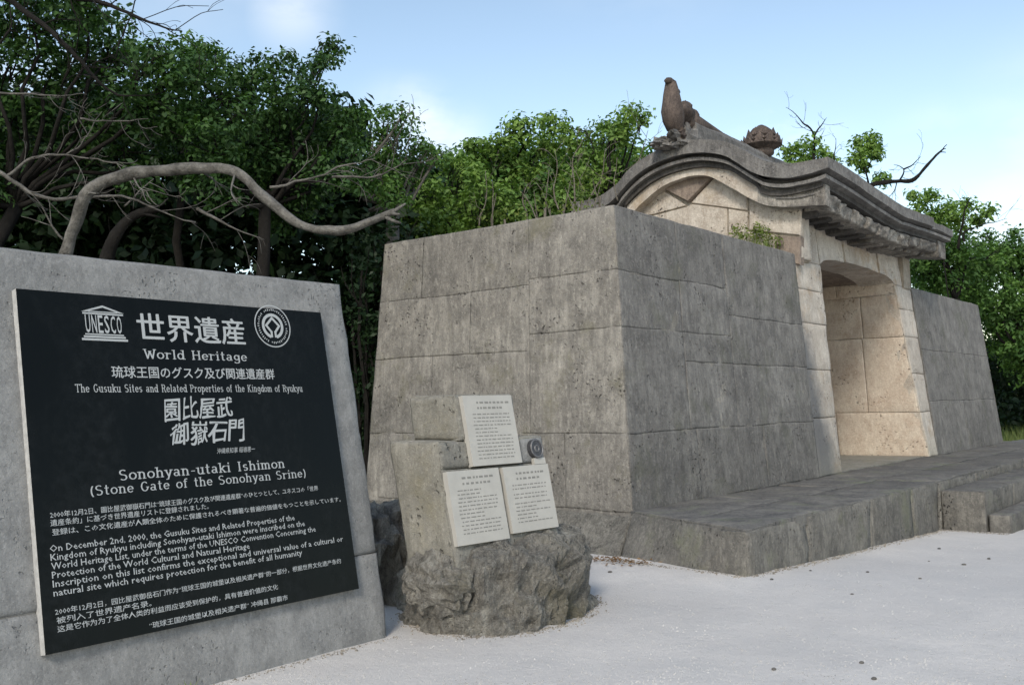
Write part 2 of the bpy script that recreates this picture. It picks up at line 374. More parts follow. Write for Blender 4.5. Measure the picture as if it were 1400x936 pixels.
# ------------------------------------------------------------------ stone gate: wings (battered walls of squared blocks)
ZP = .256; ZT = 2.436; KA = .075; KB = .06
XL, XR = 5.803, 16.76; YF, YB = 3.605, 6.29
GX0, GX1 = 9.20, 13.18            # gate block between the wings
def wing_pt(x0, x1, batL, batR, ins):
    KA = .108 if x0 > 11 else .075
    """frustum corners of a wing, inset by ins; returns f(sx, sy, z)"""
    def f(sx, sy, z):
        h = z - ZP
        a = x0 + ins + (KB * h if batL else 0); b = x1 - ins - (KB * h if batR else 0)
        c = YF + ins + KA * h; d = YB - ins - KA * h * .9
        return Vector((a + (b - a) * sx, c + (d - c) * sy, z))
    return f
def wall_face(root, fo, fi, fixed, courses, m, mitre, name='stone_block', depth_amp=.0045, span=(0, 1)):
    """courses: list of (z0, z1, [split fractions])"""
    g = .0006
    for ci, (z0, z1, sp) in enumerate(courses):
        ss = [span[0] + (span[1] - span[0]) * q_ for q_ in [0] + sp + [1]]
        for k in range(len(ss) - 1):
            s0, s1 = ss[k], ss[k + 1]
            def q(f, s, z): return f(s, fixed, z) if mitre == 'front' else f(fixed, s, z)
            L = (q(fo, 1, z0) - q(fo, 0, z0)).length; e = g * .2 / L
            O = [q(fo, s0 + e, z0 + g), q(fo, s1 - e, z0 + g), q(fo, s1 - e, z1 - g), q(fo, s0 + e, z1 - g)]
            I = [q(fi, s0 + e, z0 + g), q(fi, s1 - e, z0 + g), q(fi, s1 - e, z1 - g), q(fi, s0 + e, z1 - g)]
            w = (O[1] - O[0]).length
            stone(name, O, I, m(s0, z0) if callable(m) else m, root, n=(max(6, int(w / .07)), max(5, int((z1 - z0) / .07))), warp=.011, amp=depth_amp, bev=.0007, lift=random.uniform(-.001, .001))

def make_wing(x0, x1, label, batL, batR, cs, cf, cr):
    root = thing('stone_wall', label, 'stone wall', ((x0 + x1) / 2, (YF + YB) / 2, ZP), 'walls flanking the gate')
    fo = wing_pt(x0, x1, batL, batR, 0.); fi = wing_pt(x0, x1, batL, batR, .22); fc = wing_pt(x0, x1, batL, batR, .0034)
    hexa('mortar_core', [fc(0, 0, ZP - .25), fc(1, 0, ZP - .25), fc(1, 1, ZP - .25), fc(0, 1, ZP - .25)], [fc(0, 0, ZT - .02), fc(1, 0, ZT - .02), fc(1, 1, ZT - .02), fc(0, 1, ZT - .02)], M_wall if batL else M_front, root)
    if cs:
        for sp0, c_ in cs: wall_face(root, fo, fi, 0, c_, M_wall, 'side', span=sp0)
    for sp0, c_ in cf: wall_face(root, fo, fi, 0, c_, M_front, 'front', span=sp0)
    if cr: wall_face(root, fo, fi, 1, cr, M_wall, 'side')
    # cap stones
    n = 4
    for k in range(n):
        s0, s1 = k / n + .001, (k + 1) / n - .001
        O = [fo(s0, 0, ZT - .003), fo(s1, 0, ZT - .003), fo(s1, 1, ZT - .003), fo(s0, 1, ZT - .003)]
        I = [p - Vector((0, 0, .014)) for p in O]
        stone('cap_stone', O, [fi(s0, .0, ZT - .1), fi(s1, 0, ZT - .1), fi(s1, 1, ZT - .1), fi(s0, 1, ZT - .1)], M_front, root, n=(5, 6), amp=.012)
    return root
side_c = [((0, 1), [(ZP, .795, [.21, .5, .77])]),
          ((0, .33), [(.795, 1.55, []), (1.55, 1.962, []), (1.962, ZT, [])]),
          ((.33, 1), [(.795, 1.42, [.6]), (1.42, 1.92, [.36]), (1.92, ZT, [.7])])]
front_c = [((0, 1), [(ZP, .793, [.3, .66])]),
           ((0, .27), [(.793, 1.548, []), (1.548, 1.955, []), (1.955, ZT, [])]),
           ((.27, .52), [(.793, 1.322, []), (1.322, 1.55, []), (1.55, 1.958, []), (1.958, ZT, [])]),
           ((.52, 1), [(.793, 1.316, []), (1.316, 1.73, []), (1.73, ZT, [])])]
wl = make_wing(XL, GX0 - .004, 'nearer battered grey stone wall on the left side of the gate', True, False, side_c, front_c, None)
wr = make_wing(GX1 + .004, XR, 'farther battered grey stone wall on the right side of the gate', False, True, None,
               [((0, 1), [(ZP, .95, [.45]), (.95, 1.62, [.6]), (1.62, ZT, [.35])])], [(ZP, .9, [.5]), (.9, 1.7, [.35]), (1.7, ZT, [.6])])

# ------------------------------------------------------------------ gate block
gate = thing('stone_gate', 'pale limestone gate with a curved gabled stone roof above its open passage', 'stone gate', (11.4, 4.9, ZP))
KG = .108
def gy(z): return YF + .012 + KG * (z - ZP) - (.012 if z < ZP + .01 else 0)
def jl(z): return 9.80 + .135 * (z - ZP)          # left reveal, tapering inward
def jr(z): return 12.83 - .135 * (z - ZP)
YD = 6.1
def gate_front(z0, z1, xa0, xb0, xa1, xb1, m, dep=.25, name='stone_block', nn=(4, 4), amp=.008):
    g = .0025
    O = [Vector((xa0 + g, gy(z0 + g), z0 + g)), Vector((xb0 - g, gy(z0 + g), z0 + g)), Vector((xb1 - g, gy(z1 - g), z1 - g)), Vector((xa1 + g, gy(z1 - g), z1 - g))]
    I = [p + Vector((0, dep, 0)) for p in O]
    return stone(name, O, I, m, gate, n=(8, 8), amp=amp, bev=.004, warp=.010)
zc = [ZP, .82, 1.30, 1.77, 2.12, 2.42]
for i in range(5):      # narrow pilaster stones either side of the passage
    z0, z1 = zc[i], zc[i + 1]
    gate_front(z0, z1, GX0, jl(z0), GX0, jl(z1), M_pale, dep=.14)
    gate_front(z0, z1, jr(z0), GX1, jr(z1), GX1, M_pale, dep=.14)
# reveals: right jamb faces the camera, left jamb faces away
def jamb(fx, sgn, splits, m):
    for (z0, z1, ysp) in splits:
        for k in range(len(ysp) - 1):
            y0, y1 = ysp[k], ysp[k + 1]; g = .002
            ya = lambda z, y: (gy(z) + .016 if y is None else y)
            O = [Vector((fx(z0) , ya(z0, y0) + g, z0 + g)), Vector((fx(z0), ya(z0, y1) - g, z0 + g)), Vector((fx(z1), ya(z1, y1) - g, z1 - g)), Vector((fx(z1), ya(z1, y0) + g, z1 - g))]
            I = [p + Vector((sgn * .12, 0, 0)) for p in O]
            stone('jamb_stone', O, I, m, gate, n=(10, 9), amp=.008, bev=.0025, warp=.009)
jamb(jr, 1, [(ZP, .82, [None, 4.75, YD]), (.82, 1.77, [None, 4.32, 5.3, YD]), (1.77, 2.30, [None, 4.30, 5.0, YD]), (2.30, 2.47, [None, 4.6, YD])], M_jamb)
jamb(jl, -1, [(ZP, .82, [None, 4.75, YD]), (.82, 1.77, [None, 4.6, YD]), (1.77, 2.47, [None, 4.5, YD])], M_jamb)
# solid fill behind pilasters
for (a, b) in ((GX0, 9.80), (12.83, GX1)):  # backing
    s = 1 if a < 11 else -1
    V0 = []
    fx = (lambda z: jl(z) - .018) if s > 0 else (lambda z: jr(z) + .018)
    xa = GX0 + .02 if s > 0 else GX1 - .02
    lo = [(xa, gy(ZP) + .02, ZP - .2), (fx(ZP - .2), gy(ZP) + .02, ZP - .2), (fx(ZP - .2), YD - .02, ZP - .2), (xa, YD - .02, ZP - .2)]
    zh = 2.425 if s > 0 else 2.88
    hi = [(xa, gy(zh) + .02, zh), (fx(zh), gy(zh) + .02, zh), (fx(zh), YD - .02, zh), (xa, YD - .02, zh)]
    hexa('mortar_core', lo, hi, M_mortp, gate)
# lintel: shallow arch cut into five stones
def arch(x): s = (x - 11.315) / 1.21; return 2.435 + .105 * math.sqrt(max(0, 1 - abs(s) ** 2.6))
lx = [9.80 + .135 * (2.42 - ZP) - .02, 10.66, 10.90, 11.75, 12.1, jr(2.42) + .02]
lx = [jl(2.42), 10.66, 10.90, 11.78, 12.05, jr(2.42)]
for k in range(5):
    x0, x1 = lx[k] + .003, lx[k + 1] - .003; nn = 7; V = []; F = []
    dep = .45 if k not in (1, 3) else .43
    ins = .0 if k not in (1, 3) else .018
    for i in range(nn + 1):
        x = x0 + (x1 - x0) * i / nn
        for (z) in (arch(x), 2.86):
            w = .008 * nz3((x, z, 0), 6, 4)
            V.append((x, gy(z) + ins + w, z)); V.append((x, gy(z) + dep, z))
    for i in range(nn):
        a = i * 4; b = a + 4
        F += [(a, b, b + 2, a + 2), (a + 1, a + 3, b + 3, b + 1), (a, a + 1, b + 1, b), (a + 2, b + 2, b + 3, a + 3)]
    F += [(0, 2, 3, 1), (nn * 4, nn * 4 + 1, nn * 4 + 3, nn * 4 + 2)]
    mesh('lintel_stone', V, F, M_pale, gate)
gate_front(2.42, 2.86, 9.73, jl(2.42) - .003, 9.73, jl(2.42) - .003, M_pale, dep=.4)
O = [(9.425, 3.79, 2.42), (9.725, 3.79, 2.42), (9.725, 3.81, 2.88), (9.425, 3.81, 2.88)]
stone('stone_block', O, [(x, y + .2, z) for x, y, z in O], M_pale, gate, n=(5, 5), amp=.012)
gate_front(2.42, 2.86, jr(2.42) + .003, GX1, jr(2.42) + .003, GX1, M_pale, dep=.4)
# soffit slab deeper in the passage
nn = 10; V = []; F = []
for i in range(nn + 1):
    x = jl(2.45) - .05 + (jr(2.45) - jl(2.45) + .1) * i / nn
    z = 2.468 + .012 * math.cos((x - 11.315) / 1.2 * 1.5)
    V += [(x, 4.25, arch(min(max(x, 10.12), 12.5)) + .01), (x, 6.05, 2.50), (x, 4.25, 2.88), (x, 6.05, 2.88)]
V = []; F = []
for i in range(nn + 1):
    x = jl(2.45) - .05 + (jr(2.45) - jl(2.45) + .1) * i / nn
    xa = min(max(x, 10.115), 12.52)
    V += [(x, gy(2.45) + .44, arch(xa) + .008), (x, 6.05, 2.455 + .3 * (arch(xa) - 2.435)), (x, gy(2.45) + .44, 2.88), (x, 6.05, 2.88)]
for i in range(nn):
    a = i * 4; b = a + 4; F += [(a, a + 1, b + 1, b), (a, b, b + 2, a + 2), (a + 1, a + 3, b + 3, b + 1), (a + 2, b + 2, b + 3, a + 3)]
F += [(0, 2, 3, 1), (nn * 4, nn * 4 + 1, nn * 4 + 3, nn * 4 + 2)]
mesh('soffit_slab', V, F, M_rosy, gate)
# wooden doors closing the back of the passage
for (a, b) in ((9.85, 11.31), (11.32, 12.80)):
    for k in range(6):
        w = (b - a) / 6
        box('door_board', (a + k * w + .003, 5.40, ZP + .02), (a + (k + 1) * w - .003, 5.45, 2.44), M_door, gate)
gate_floor = box('threshold', (9.80, 3.668, ZP - .2), (12.83, 5.4, ZP + .012), M_cut, gate)

# gable walls + roof profile (y,z)
topc = [(6.36, 3.32), (6.2, 3.31), (6.0, 3.32), (5.82, 3.39), (5.70, 3.46), (5.59, 3.56), (5.36, 3.675), (5.12, 3.735), (4.88, 3.755), (4.63, 3.725), (4.41, 3.655), (4.24, 3.555), (4.1, 3.45), (3.97, 3.37), (3.8, 3.322), (3.62, 3.305), (3.46, 3.308), (3.36, 3.318)]
lowc = [(6.36, 3.20), (6.2, 3.175), (6.02, 3.175), (5.83, 3.24), (5.72, 3.32), (5.59, 3.42), (5.40, 3.53), (5.15, 3.60), (4.88, 3.62), (4.64, 3.59), (4.44, 3.52), (4.30, 3.42), (4.15, 3.31), (3.98, 3.22), (3.8, 3.178), (3.62, 3.175), (3.46, 3.188), (3.36, 3.206)]
def resamp(c, n):
    P = [Vector((a, b)) for a, b in c]; d = [0]
    for i in range(1, len(P)): d.append(d[-1] + (P[i] - P[i - 1]).length)
    R = []
    for k in range(n):
        s = d[-1] * k / (n - 1); i = 1
        while i < len(P) - 1 and d[i] < s: i += 1
        f = (s - d[i - 1]) / max(d[i] - d[i - 1], 1e-6); f = min(max(f, 0), 1)
        p0 = P[max(i - 2, 0)]; p1 = P[i - 1]; p2 = P[i]; p3 = P[min(i + 1, len(P) - 1)]
        q = .5 * ((2 * p1) + (p2 - p0) * f + (2 * p0 - 5 * p1 + 4 * p2 - p3) * f * f + (3 * p1 - p0 - 3 * p2 + p3) * f ** 3)
        R.append((q.x, q.y))
    return R
def sag(x, y):
    K = [(9.1, 0), (9.5, -.015), (10.0, -.045), (10.5, -.088), (11.0, -.125), (11.5, -.150), (12.0, -.13), (12.6, -.11), (13.6, -.10)]
    v = K[-1][1] if x > 9.1 else 0
    for (a, p), (b, q) in zip(K[:-1], K[1:]):
        if a <= x <= b: v = p + (q - p) * (x - a) / (b - a); break
    w = min(max((4.45 - y) / .8, 0), 1); return v * w * w * (3 - 2 * w)
def ribbon(name, tc_, lc_, x0, x1, m, parent, n=44, nx=2, amp=.006):
    T = resamp(tc_, n); B = resamp(lc_, n); V = []; F = []
    for k in range(nx):
        x = x0 + (x1 - x0) * k / (nx - 1)
        for i in range(n):
            for (y, z) in (T[i], B[i]):
                w = amp * nz3((x, y, z), 5, 2) + amp * .6 * nz3((x, y, z), 14, 2)
                V.append((x + (w if k in (0, nx - 1) else 0), y + w * .4, z + w + sag(x, y)))
    st = 2 * n
    for k in range(nx - 1):
        for i in range(n - 1):
            a = k * st + 2 * i; b = a + st
            F.append((a, a + 2, b + 2, b)); F.append((a + 1, b + 1, b + 3, a + 3))
        a = k * st; F.append((a, a + st, a + st + 1, a + 1)); a = k * st + 2 * n - 2; F.append((a, a + 1, a + st + 1, a + st))
    for i in range(n - 1):
        a = 2 * i; F.append((a, a + 1, a + 3, a + 2)); a = (nx - 1) * st + 2 * i; F.append((a, a + 2, a + 3, a + 1))
    return mesh(name, V, F, m, parent)
RX0, RX1 = 9.10, 13.56
# roof shell in five slabs along the ridge
xr = [RX0, 9.95, 10.85, 11.75, 12.6]
for k in range(4): ribbon('roof_slab', topc, lowc, xr[k] + .003, xr[k + 1] - .003, M_roof, gate, nx=4, amp=.010)
bt2 = [(y, z - (.035 if y > 3.3 else 0)) for y, z in topc]; 
ribbon('roof_slab', [(y + (.03 if y < 4 else 0), z - .03) for y, z in topc], [(y + (.03 if y < 4 else 0), z - .01) for y, z in lowc], 12.603, RX1, M_roof, gate, nx=5, amp=.03)
# recessed dark layer, thin moulding, recessed layer, carved band
def inset(c, dy, dz): return [(y + dy if y < 4.0 else (y - dy if y > 5.8 else y), z - dz) for y, z in c]
ribbon('recessed_course', inset(lowc, .10, -.02), inset(lowc, .10, .055), RX0 + .10, RX1 - .10, M_blackish, gate, nx=16)
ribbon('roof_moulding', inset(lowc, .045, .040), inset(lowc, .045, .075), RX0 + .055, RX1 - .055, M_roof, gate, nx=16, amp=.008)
ribbon('recessed_course', inset(lowc, .11, .074), inset(lowc, .11, .135), RX0 + .115, RX1 - .115, M_blackish, gate, nx=16)
bandT = [(6.3, 3.08), (6.1, 3.09), (5.9, 3.13), (5.69, 3.25), (5.48, 3.42), (5.25, 3.51), (4.97, 3.54), (4.69, 3.51), (4.44, 3.41), (4.25, 3.28), (4.0, 3.14), (3.82, 3.095), (3.64, 3.08), (3.45, 3.085)]
bandB = [(6.3, 2.89), (6.1, 2.91), (5.9, 2.97), (5.72, 3.06), (5.50, 3.22), (5.26, 3.35), (4.97, 3.41), (4.72, 3.38), (4.53, 3.27), (4.36, 3.15), (4.2, 3.04), (4.01, 2.955), (3.77, 2.915), (3.45, 2.885)]
# voussoir pieces of the band: split along its length
T = resamp(bandT, 57); B = resamp(bandB, 57)
cuts = [0, 9, 17, 24, 28, 34, 43, 56]
mats_ = [M_eave, M_gable, M_gable, M_gable, M_gable, M_gable, M_eave]
for k in range(7):
    a, b = cuts[k], cuts[k + 1]
    tt = T[a:b + 1]; bb = B[a:b + 1]
    tt = [(y - .002 * (1 if i == 0 else 0) + (.002 if i == len(tt) - 1 else 0), z) for i, (y, z) in enumerate(tt)]
    bx = RX0 + .16 if k not in (0, 6) else RX0 + .145
    ribbon('arch_stone', [(y, z + .01) for y, z in tt], bb, bx, 9.72 if k < 6 else 9.37, mats_[k], gate, n=max(4, b - a + 1), nx=2, amp=.009)
    ribbon('arch_stone', [(y, z + .01) for y, z in tt], bb, 13.08, RX1 - .16, mats_[k], gate, n=max(4, b - a + 1), nx=2, amp=.009)
# thin raised line under the end block
ribbon('moulding_line', [(y, z + .012) for y, z in T[46:54]] if False else [(3.95, 3.035), (3.75, 3.01), (3.55, 3.015)], [(3.95, 3.022), (3.75, 2.997), (3.55, 3.002)], RX0 + .130, RX0 + .16, M_roof, gate, n=8)
# gable infill wall
def gable_poly(name, pts, x, m, dep=.10, bulge=.0):
    P = [Vector(onx(u, v, x)) for u, v in pts]
    n = len(P); V = list(P) + [p + Vector((dep, 0, 0)) for p in P]
    # front pushed slightly in at the rim for a worn arris
    c = sum(P, Vector()) / n
    V2 = [p + (c - p) * .05 for p in P]
    V = [p + Vector((.012, 0, 0)) for p in P] + [p + Vector((-bulge, 0, 0)) for p in V2] + [p + Vector((dep, 0, 0)) for p in P]
    F = [tuple(range(n, 2 * n))] + [(i, (i + 1) % n, n + (i + 1) % n, n + i) for i in range(n)] + [(2 * n + i, 2 * n + (i + 1) % n, (i + 1) % n, i) for i in range(n)] + [tuple(range(3 * n - 1, 2 * n - 1, -1))]
    return mesh(name, V, F, m, gate)
xg = 9.40
ww = [(y, z + .02) for y, z in resamp(bandB, 40)]
for (xx, d) in ((xg + .02, .3), (13.14 - .3, .28)):
    V = []; F = []
    for y, z in ww:
        yy = min(max(y, 3.825), 6.05)
        V += [(xx, yy, z + .04), (xx, yy, 2.40), (xx + d, yy, z + .04), (xx + d, yy, 2.40)]
    for i in range(len(ww) - 1):
        a = i * 4; b = a + 4; F += [(a, a + 1, b + 1, b), (a + 2, b + 2, b + 3, a + 3), (a, b, b + 2, a + 2), (a + 1, a + 3, b + 3, b + 1)]
    F += [(0, 2, 3, 1), (a + 4, a + 5, a + 7, a + 6)]
    mesh('gable_wall', V, F, M_mortp, gate)
gable_poly('gable_stone', [(862, 300), (876, 279), (905, 258.5), (932, 277), (938, 281), (905, 290)], xg, M_gable, bulge=.004)
gable_poly('gable_stone', [(863, 302), (905, 291.5), (939, 282.5), (945, 279), (993, 285), (994, 330), (930, 322)], xg, M_gable, bulge=.006)
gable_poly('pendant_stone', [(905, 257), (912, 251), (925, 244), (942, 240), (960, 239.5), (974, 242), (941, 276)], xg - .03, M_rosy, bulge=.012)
gable_poly('gable_stone', [(944, 277.5), (976, 243), (986, 243), (998, 252), (1022, 268), (1022, 288), (994, 284)], xg, M_gable, bulge=.003)
gable_poly('gable_stone', [(1023.5, 269), (1050, 280), (1066, 282), (1096, 283), (1094, 322), (1023.5, 315)], xg, M_rosy if False else M_gable, bulge=.006)
gable_poly('gable_stone', [(995.5, 285.5), (1022, 290), (1022, 316), (1060, 321), (1060, 350), (995.5, 332)], xg, M_gable, bulge=.002)
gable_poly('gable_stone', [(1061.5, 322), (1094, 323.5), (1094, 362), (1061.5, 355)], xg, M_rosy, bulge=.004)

# eave along the front: beam of stones, projecting corbel blocks, soffit
bx0, bx1 = RX0 + .16, RX1 - .10
xgw = 9.40
def lerp_tab(x, K):
    if x <= K[0][0]: return K[0][1]
    for (a, p), (b, q) in zip(K[:-1], K[1:]):
        if a <= x <= b: return p + (q - p) * (x - a) / (b - a)
    return K[-1][1]
zT = lambda x: lerp_tab(x, [(9.3, 3.05), (10, 2.985), (10.75, 2.92), (11.8, 2.915), (13.5, 2.975)])
zB = lambda x: lerp_tab(x, [(9.3, 2.875), (10.3, 2.825), (11.1, 2.79), (11.9, 2.79), (13.1, 2.855), (13.5, 2.86)])
nb = 11
for k in range(nb):      # worn, ragged stones carrying the eave
    a = 9.375 + (bx1 - 9.375) * k / nb + .002; b = 9.375 + (bx1 - 9.375) * (k + 1) / nb - .002
    yo = 3.46 + random.uniform(0, .03); j_ = random.uniform(-.012, .012)
    O = [(a, yo + .03, zB(a) + j_), (b, yo + .03, zB(b) + j_), (b, yo, zT(b)), (a, yo, zT(a))]
    stone('eave_stone', O, [(x, 3.72, z) for x, y, z in O], M_eave, gate, n=(8, 6), amp=.06, bev=.016, freq=9)
for (xa, xb) in ((9.39, 10.4), (10.4, 11.4), (11.4, 12.4), (12.4, bx1 - .03)):
    hexa('eave_filler', [(xa, 3.57, zB(xa) + .05), (xb, 3.57, zB(xb) + .05), (xb, 3.84, zB(xb) + .05), (xa, 3.84, zB(xa) + .05)], [(xa, 3.57, 3.135 + sag(xa, 3.5)), (xb, 3.57, 3.135 + sag(xb, 3.5)), (xb, 3.84, 3.11 + sag(xb, 3.8)), (xa, 3.84, 3.11 + sag(xa, 3.8))], M_blackish, gate)
box('eave_filler', (9.74, 3.90, 2.895), (12.8, 6.0, 3.06), M_blackish, gate)
nc = 12
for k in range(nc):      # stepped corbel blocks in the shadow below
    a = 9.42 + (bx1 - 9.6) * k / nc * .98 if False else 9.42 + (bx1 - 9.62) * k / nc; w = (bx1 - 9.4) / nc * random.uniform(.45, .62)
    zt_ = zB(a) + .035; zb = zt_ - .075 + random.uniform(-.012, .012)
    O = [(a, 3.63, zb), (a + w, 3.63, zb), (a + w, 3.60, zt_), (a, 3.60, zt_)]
    stone('corbel', O, [(x, 3.98, z) for x, y, z in O], M_blackish if k < 5 else M_eave, gate, n=(4, 3), amp=.035, bev=.012, freq=9)

# ridge, creature finial and lotus jewel finial
def tube(name, pts, m, parent, seg=8, V=None, F=None, ret=False, wob=0.):
    V = [] if V is None else V; F = [] if F is None else F
    P = [Vector(p[:3]) for p in pts]; R = [p[3] for p in pts]; base = len(V); up = Vector((.3, .2, 1)).normalized()
    for i, p in enumerate(P):
        d = (P[min(i + 1, len(P) - 1)] - P[max(i - 1, 0)])
        d = d.normalized() if d.length > 1e-6 else Vector((0, 0, 1))
        a = d.cross(up); a = a.normalized() if a.length > 1e-3 else d.cross(Vector((1, 0, 0))).normalized(); b = d.cross(a)
        for k in range(seg):
            t = 2 * math.pi * k / seg; r = R[i] * (1 + wob * nz3(p + Vector((k * .7, 0, 0)), 5, 1))
            V.append(p + (a * math.cos(t) + b * math.sin(t)) * r)
    for i in range(len(P) - 1):
        for k in range(seg):
            a = base + i * seg + k; b = base + i * seg + (k + 1) % seg; F.append((a, b, b + seg, a + seg))
    F.append(tuple(base + k for k in range(seg - 1, -1, -1))); F.append(tuple(base + (len(P) - 1) * seg + k for k in range(seg)))
    if ret: return V, F
    return mesh(name, V, F, m, parent, smooth=True)
def spline(ctrl, n):
    C = [Vector(c) for c in ctrl]; out_ = []
    for i in range(len(C) - 1):
        p0, p1, p2, p3 = C[max(i - 1, 0)], C[i], C[i + 1], C[min(i + 2, len(C) - 1)]
        for k in range(n):
            f = k / n
            out_.append(.5 * ((2 * p1) + (p2 - p0) * f + (2 * p0 - 5 * p1 + 4 * p2 - p3) * f * f + (3 * p1 - p0 - 3 * p2 + p3) * f ** 3))
    out_.append(C[-1]); return out_
# ridge beam
V = []; F = []
prof = [(-.11, -.2), (-.10, .16), (-.06, .22), (.06, .22), (.10, .16), (.11, -.2)]
nx = 24
for i in range(nx + 1):
    x = 9.32 + (13.3 - 9.32) * i / nx; h = .025 * ((x - 11.3) / 2) ** 2
    for (dy, dz) in prof: V.append((x, 4.95 + dy + .006 * nz3((x, dy, dz), 5, 3), 3.80 + dz + h + .012 * nz3((x, dy, dz), 4, 1)))
for i in range(nx):
    for k in range(5): F.append((i * 6 + k, i * 6 + k + 1, i * 6 + k + 7, i * 6 + k + 6))
F += [tuple(range(6)), tuple(range(nx * 6 + 5, nx * 6 - 1, -1))]
mesh('roof_ridge', V, F, M_roof, gate)
# finial pedestal
blob('finial_base', (9.28, 4.95, 3.81), (.33, .13, .16), M_roof, gate, amp=.45, f=3.2, seed=4, seg=20, rin=14, smooth=False)
blob('finial_base', (9.13, 4.96, 3.84), (.14, .11, .10), M_orn, gate, amp=.4, f=3, seed=14, smooth=False)
blob('finial_base', (9.02, 5.10, 3.755), (.15, .10, .065), M_roof, gate, amp=.5, f=3, seed=6, smooth=False)
V, F = [], []
orn = thing('ridge_finial', 'dark carved finial rearing up like a bird at the near end of the ridge', 'roof finial', (9.05, 4.95, 3.9)) if False else None
# body of the upright creature: neck/back curve then tail sloping down on to the ridge
body = [(9.12, 4.95, 3.86, .05), (9.05, 4.95, 3.91, .095), (9.01, 4.95, 3.98, .118), (8.99, 4.95, 4.07, .118), (8.985, 4.95, 4.16, .103), (8.985, 4.95, 4.24, .088), (8.985, 4.95, 4.31, .074), (8.97, 4.95, 4.36, .062), (8.93, 4.95, 4.40, .018)]
cr = tube('finial_creature', body, M_orn, gate, seg=14, wob=.12); cr['label'] = 'upright dark creature shaped body of the finial'
blob('head_lump', (8.95, 4.95, 4.370), (.075, .05, .038), M_orn, gate, amp=.2, seed=2)
blob('head_lump', (9.085, 4.95, 4.30), (.045, .035, .040), M_orn, gate, amp=.3, seed=3)
blob('back_lump', (9.20, 4.95, 4.09), (.15, .11, .115), M_orn, gate, amp=.3, seed=8)
blob('back_lump', (9.295, 4.95, 4.175), (.07, .07, .06), M_orn, gate, amp=.25, seed=9)
blob('back_lump', (9.42, 4.95, 4.09), (.09, .08, .09), M_orn, gate, amp=.25, seed=10)
tube('finial_tail', [(9.25, 4.95, 4.02, .09), (9.45, 4.95, 4.02, .10), (9.7, 4.95, 4.02, .085), (10.1, 4.95, 4.01, .06), (10.55, 4.95, 4.0, .05)], M_orn, gate, seg=10, wob=.15)
# lotus jewel: bulb with two rings of petals
jc = Vector((11.2, 4.95, 4.06))
blob('lotus_stand', jc + Vector((0, 0, -.02)), (.15, .15, .08), M_orn, gate, amp=.12)
blob('lotus_bulb', jc + Vector((0, 0, .155)), (.165, .165, .165), M_orn, gate, amp=.10, f=4)
for ring, (np_, r0, r1, zb, zt, wd) in enumerate([(11, .12, .255, .03, .15, .062), (10, .13, .215, .08, .20, .062), (8, .12, .16, .14, .275, .055)]):
    for k in range(np_):
        th = 2 * math.pi * (k + .5 * ring) / np_; d = Vector((math.cos(th), math.sin(th), 0)); s = Vector((-math.sin(th), math.cos(th), 0))
        p0 = jc + d * r0 + Vector((0, 0, zb)); p1 = jc + d * (r0 + (r1 - r0) * .7) + Vector((0, 0, zb + (zt - zb) * .45)); p2 = jc + d * r1 + Vector((0, 0, zt))
        V = [p0 + s * wd * .8, p0 - s * wd * .8, p1 - s * wd, p1 + s * wd, p2, p0 + s * wd * .8 - Vector((0, 0, .03)), p0 - s * wd * .8 - Vector((0, 0, .03)), p1 - s * wd + d * .03 - Vector((0, 0, .02)), p1 + s * wd + d * .03 - Vector((0, 0, .02)), p1 + d * .05]
        F = [(0, 1, 2, 3), (3, 2, 4), (5, 8, 7, 6), (8, 4, 7), (0, 3, 8, 5), (1, 6, 7, 2), (0, 5, 6, 1), (3, 4, 8), (2, 7, 4)]
        mesh('petal', V, F, M_orn, gate)

# ------------------------------------------------------------------ footing, platform and steps
plat = thing('stone_platform', 'low weathered stone platform under the walls and gate', 'platform', (11, 3.2, 0))
PX0, PY0, PX1 = 5.25, 2.503, 18.4
# platform core
zlow = -.45
lo = [(PX0 + .04, PY0 + .04, zlow), (PX1, PY0 + .04, zlow), (PX1, 6.45, zlow), (5.55, 6.45, zlow), (5.42, 3.56, zlow)]
hi = [(PX0 + .06, PY0 + .05, ZP - .03), (PX1, PY0 + .05, ZP - .03), (PX1, 6.4, ZP - .03), (5.83, 6.4, ZP - .03), (5.83, 3.60, ZP - .03)]
mesh('platform_core', lo + hi, [(4, 3, 2, 1, 0), (5, 6, 7, 8, 9)] + [(i, (i + 1) % 5, 5 + (i + 1) % 5, 5 + i) for i in range(5)], M_plat, plat)
# front kerb stones
px = [PX0, 6.15, 7.35, 8.35, 9.12, 10.4, 11.5, 12.6, 13.46, 14.8, 16.2, 17.4, PX1]
for k in range(len(px) - 1):
    a, b = px[k] + .002, px[k + 1] - .002; zt = ZP + random.uniform(-.006, .004)
    O = [(a, PY0 - .01, -.42), (b, PY0 - .01, -.42), (b, PY0 + .004, zt), (a, PY0 + .004, zt)]
    stone('kerb_stone', O, [(max(x, PX0 + .05), PY0 + .2, z - .01) for x, y, z in O], M_plat, plat, n=(int((b - a) / .1) + 2, 7), amp=.022, bev=.012, freq=5)
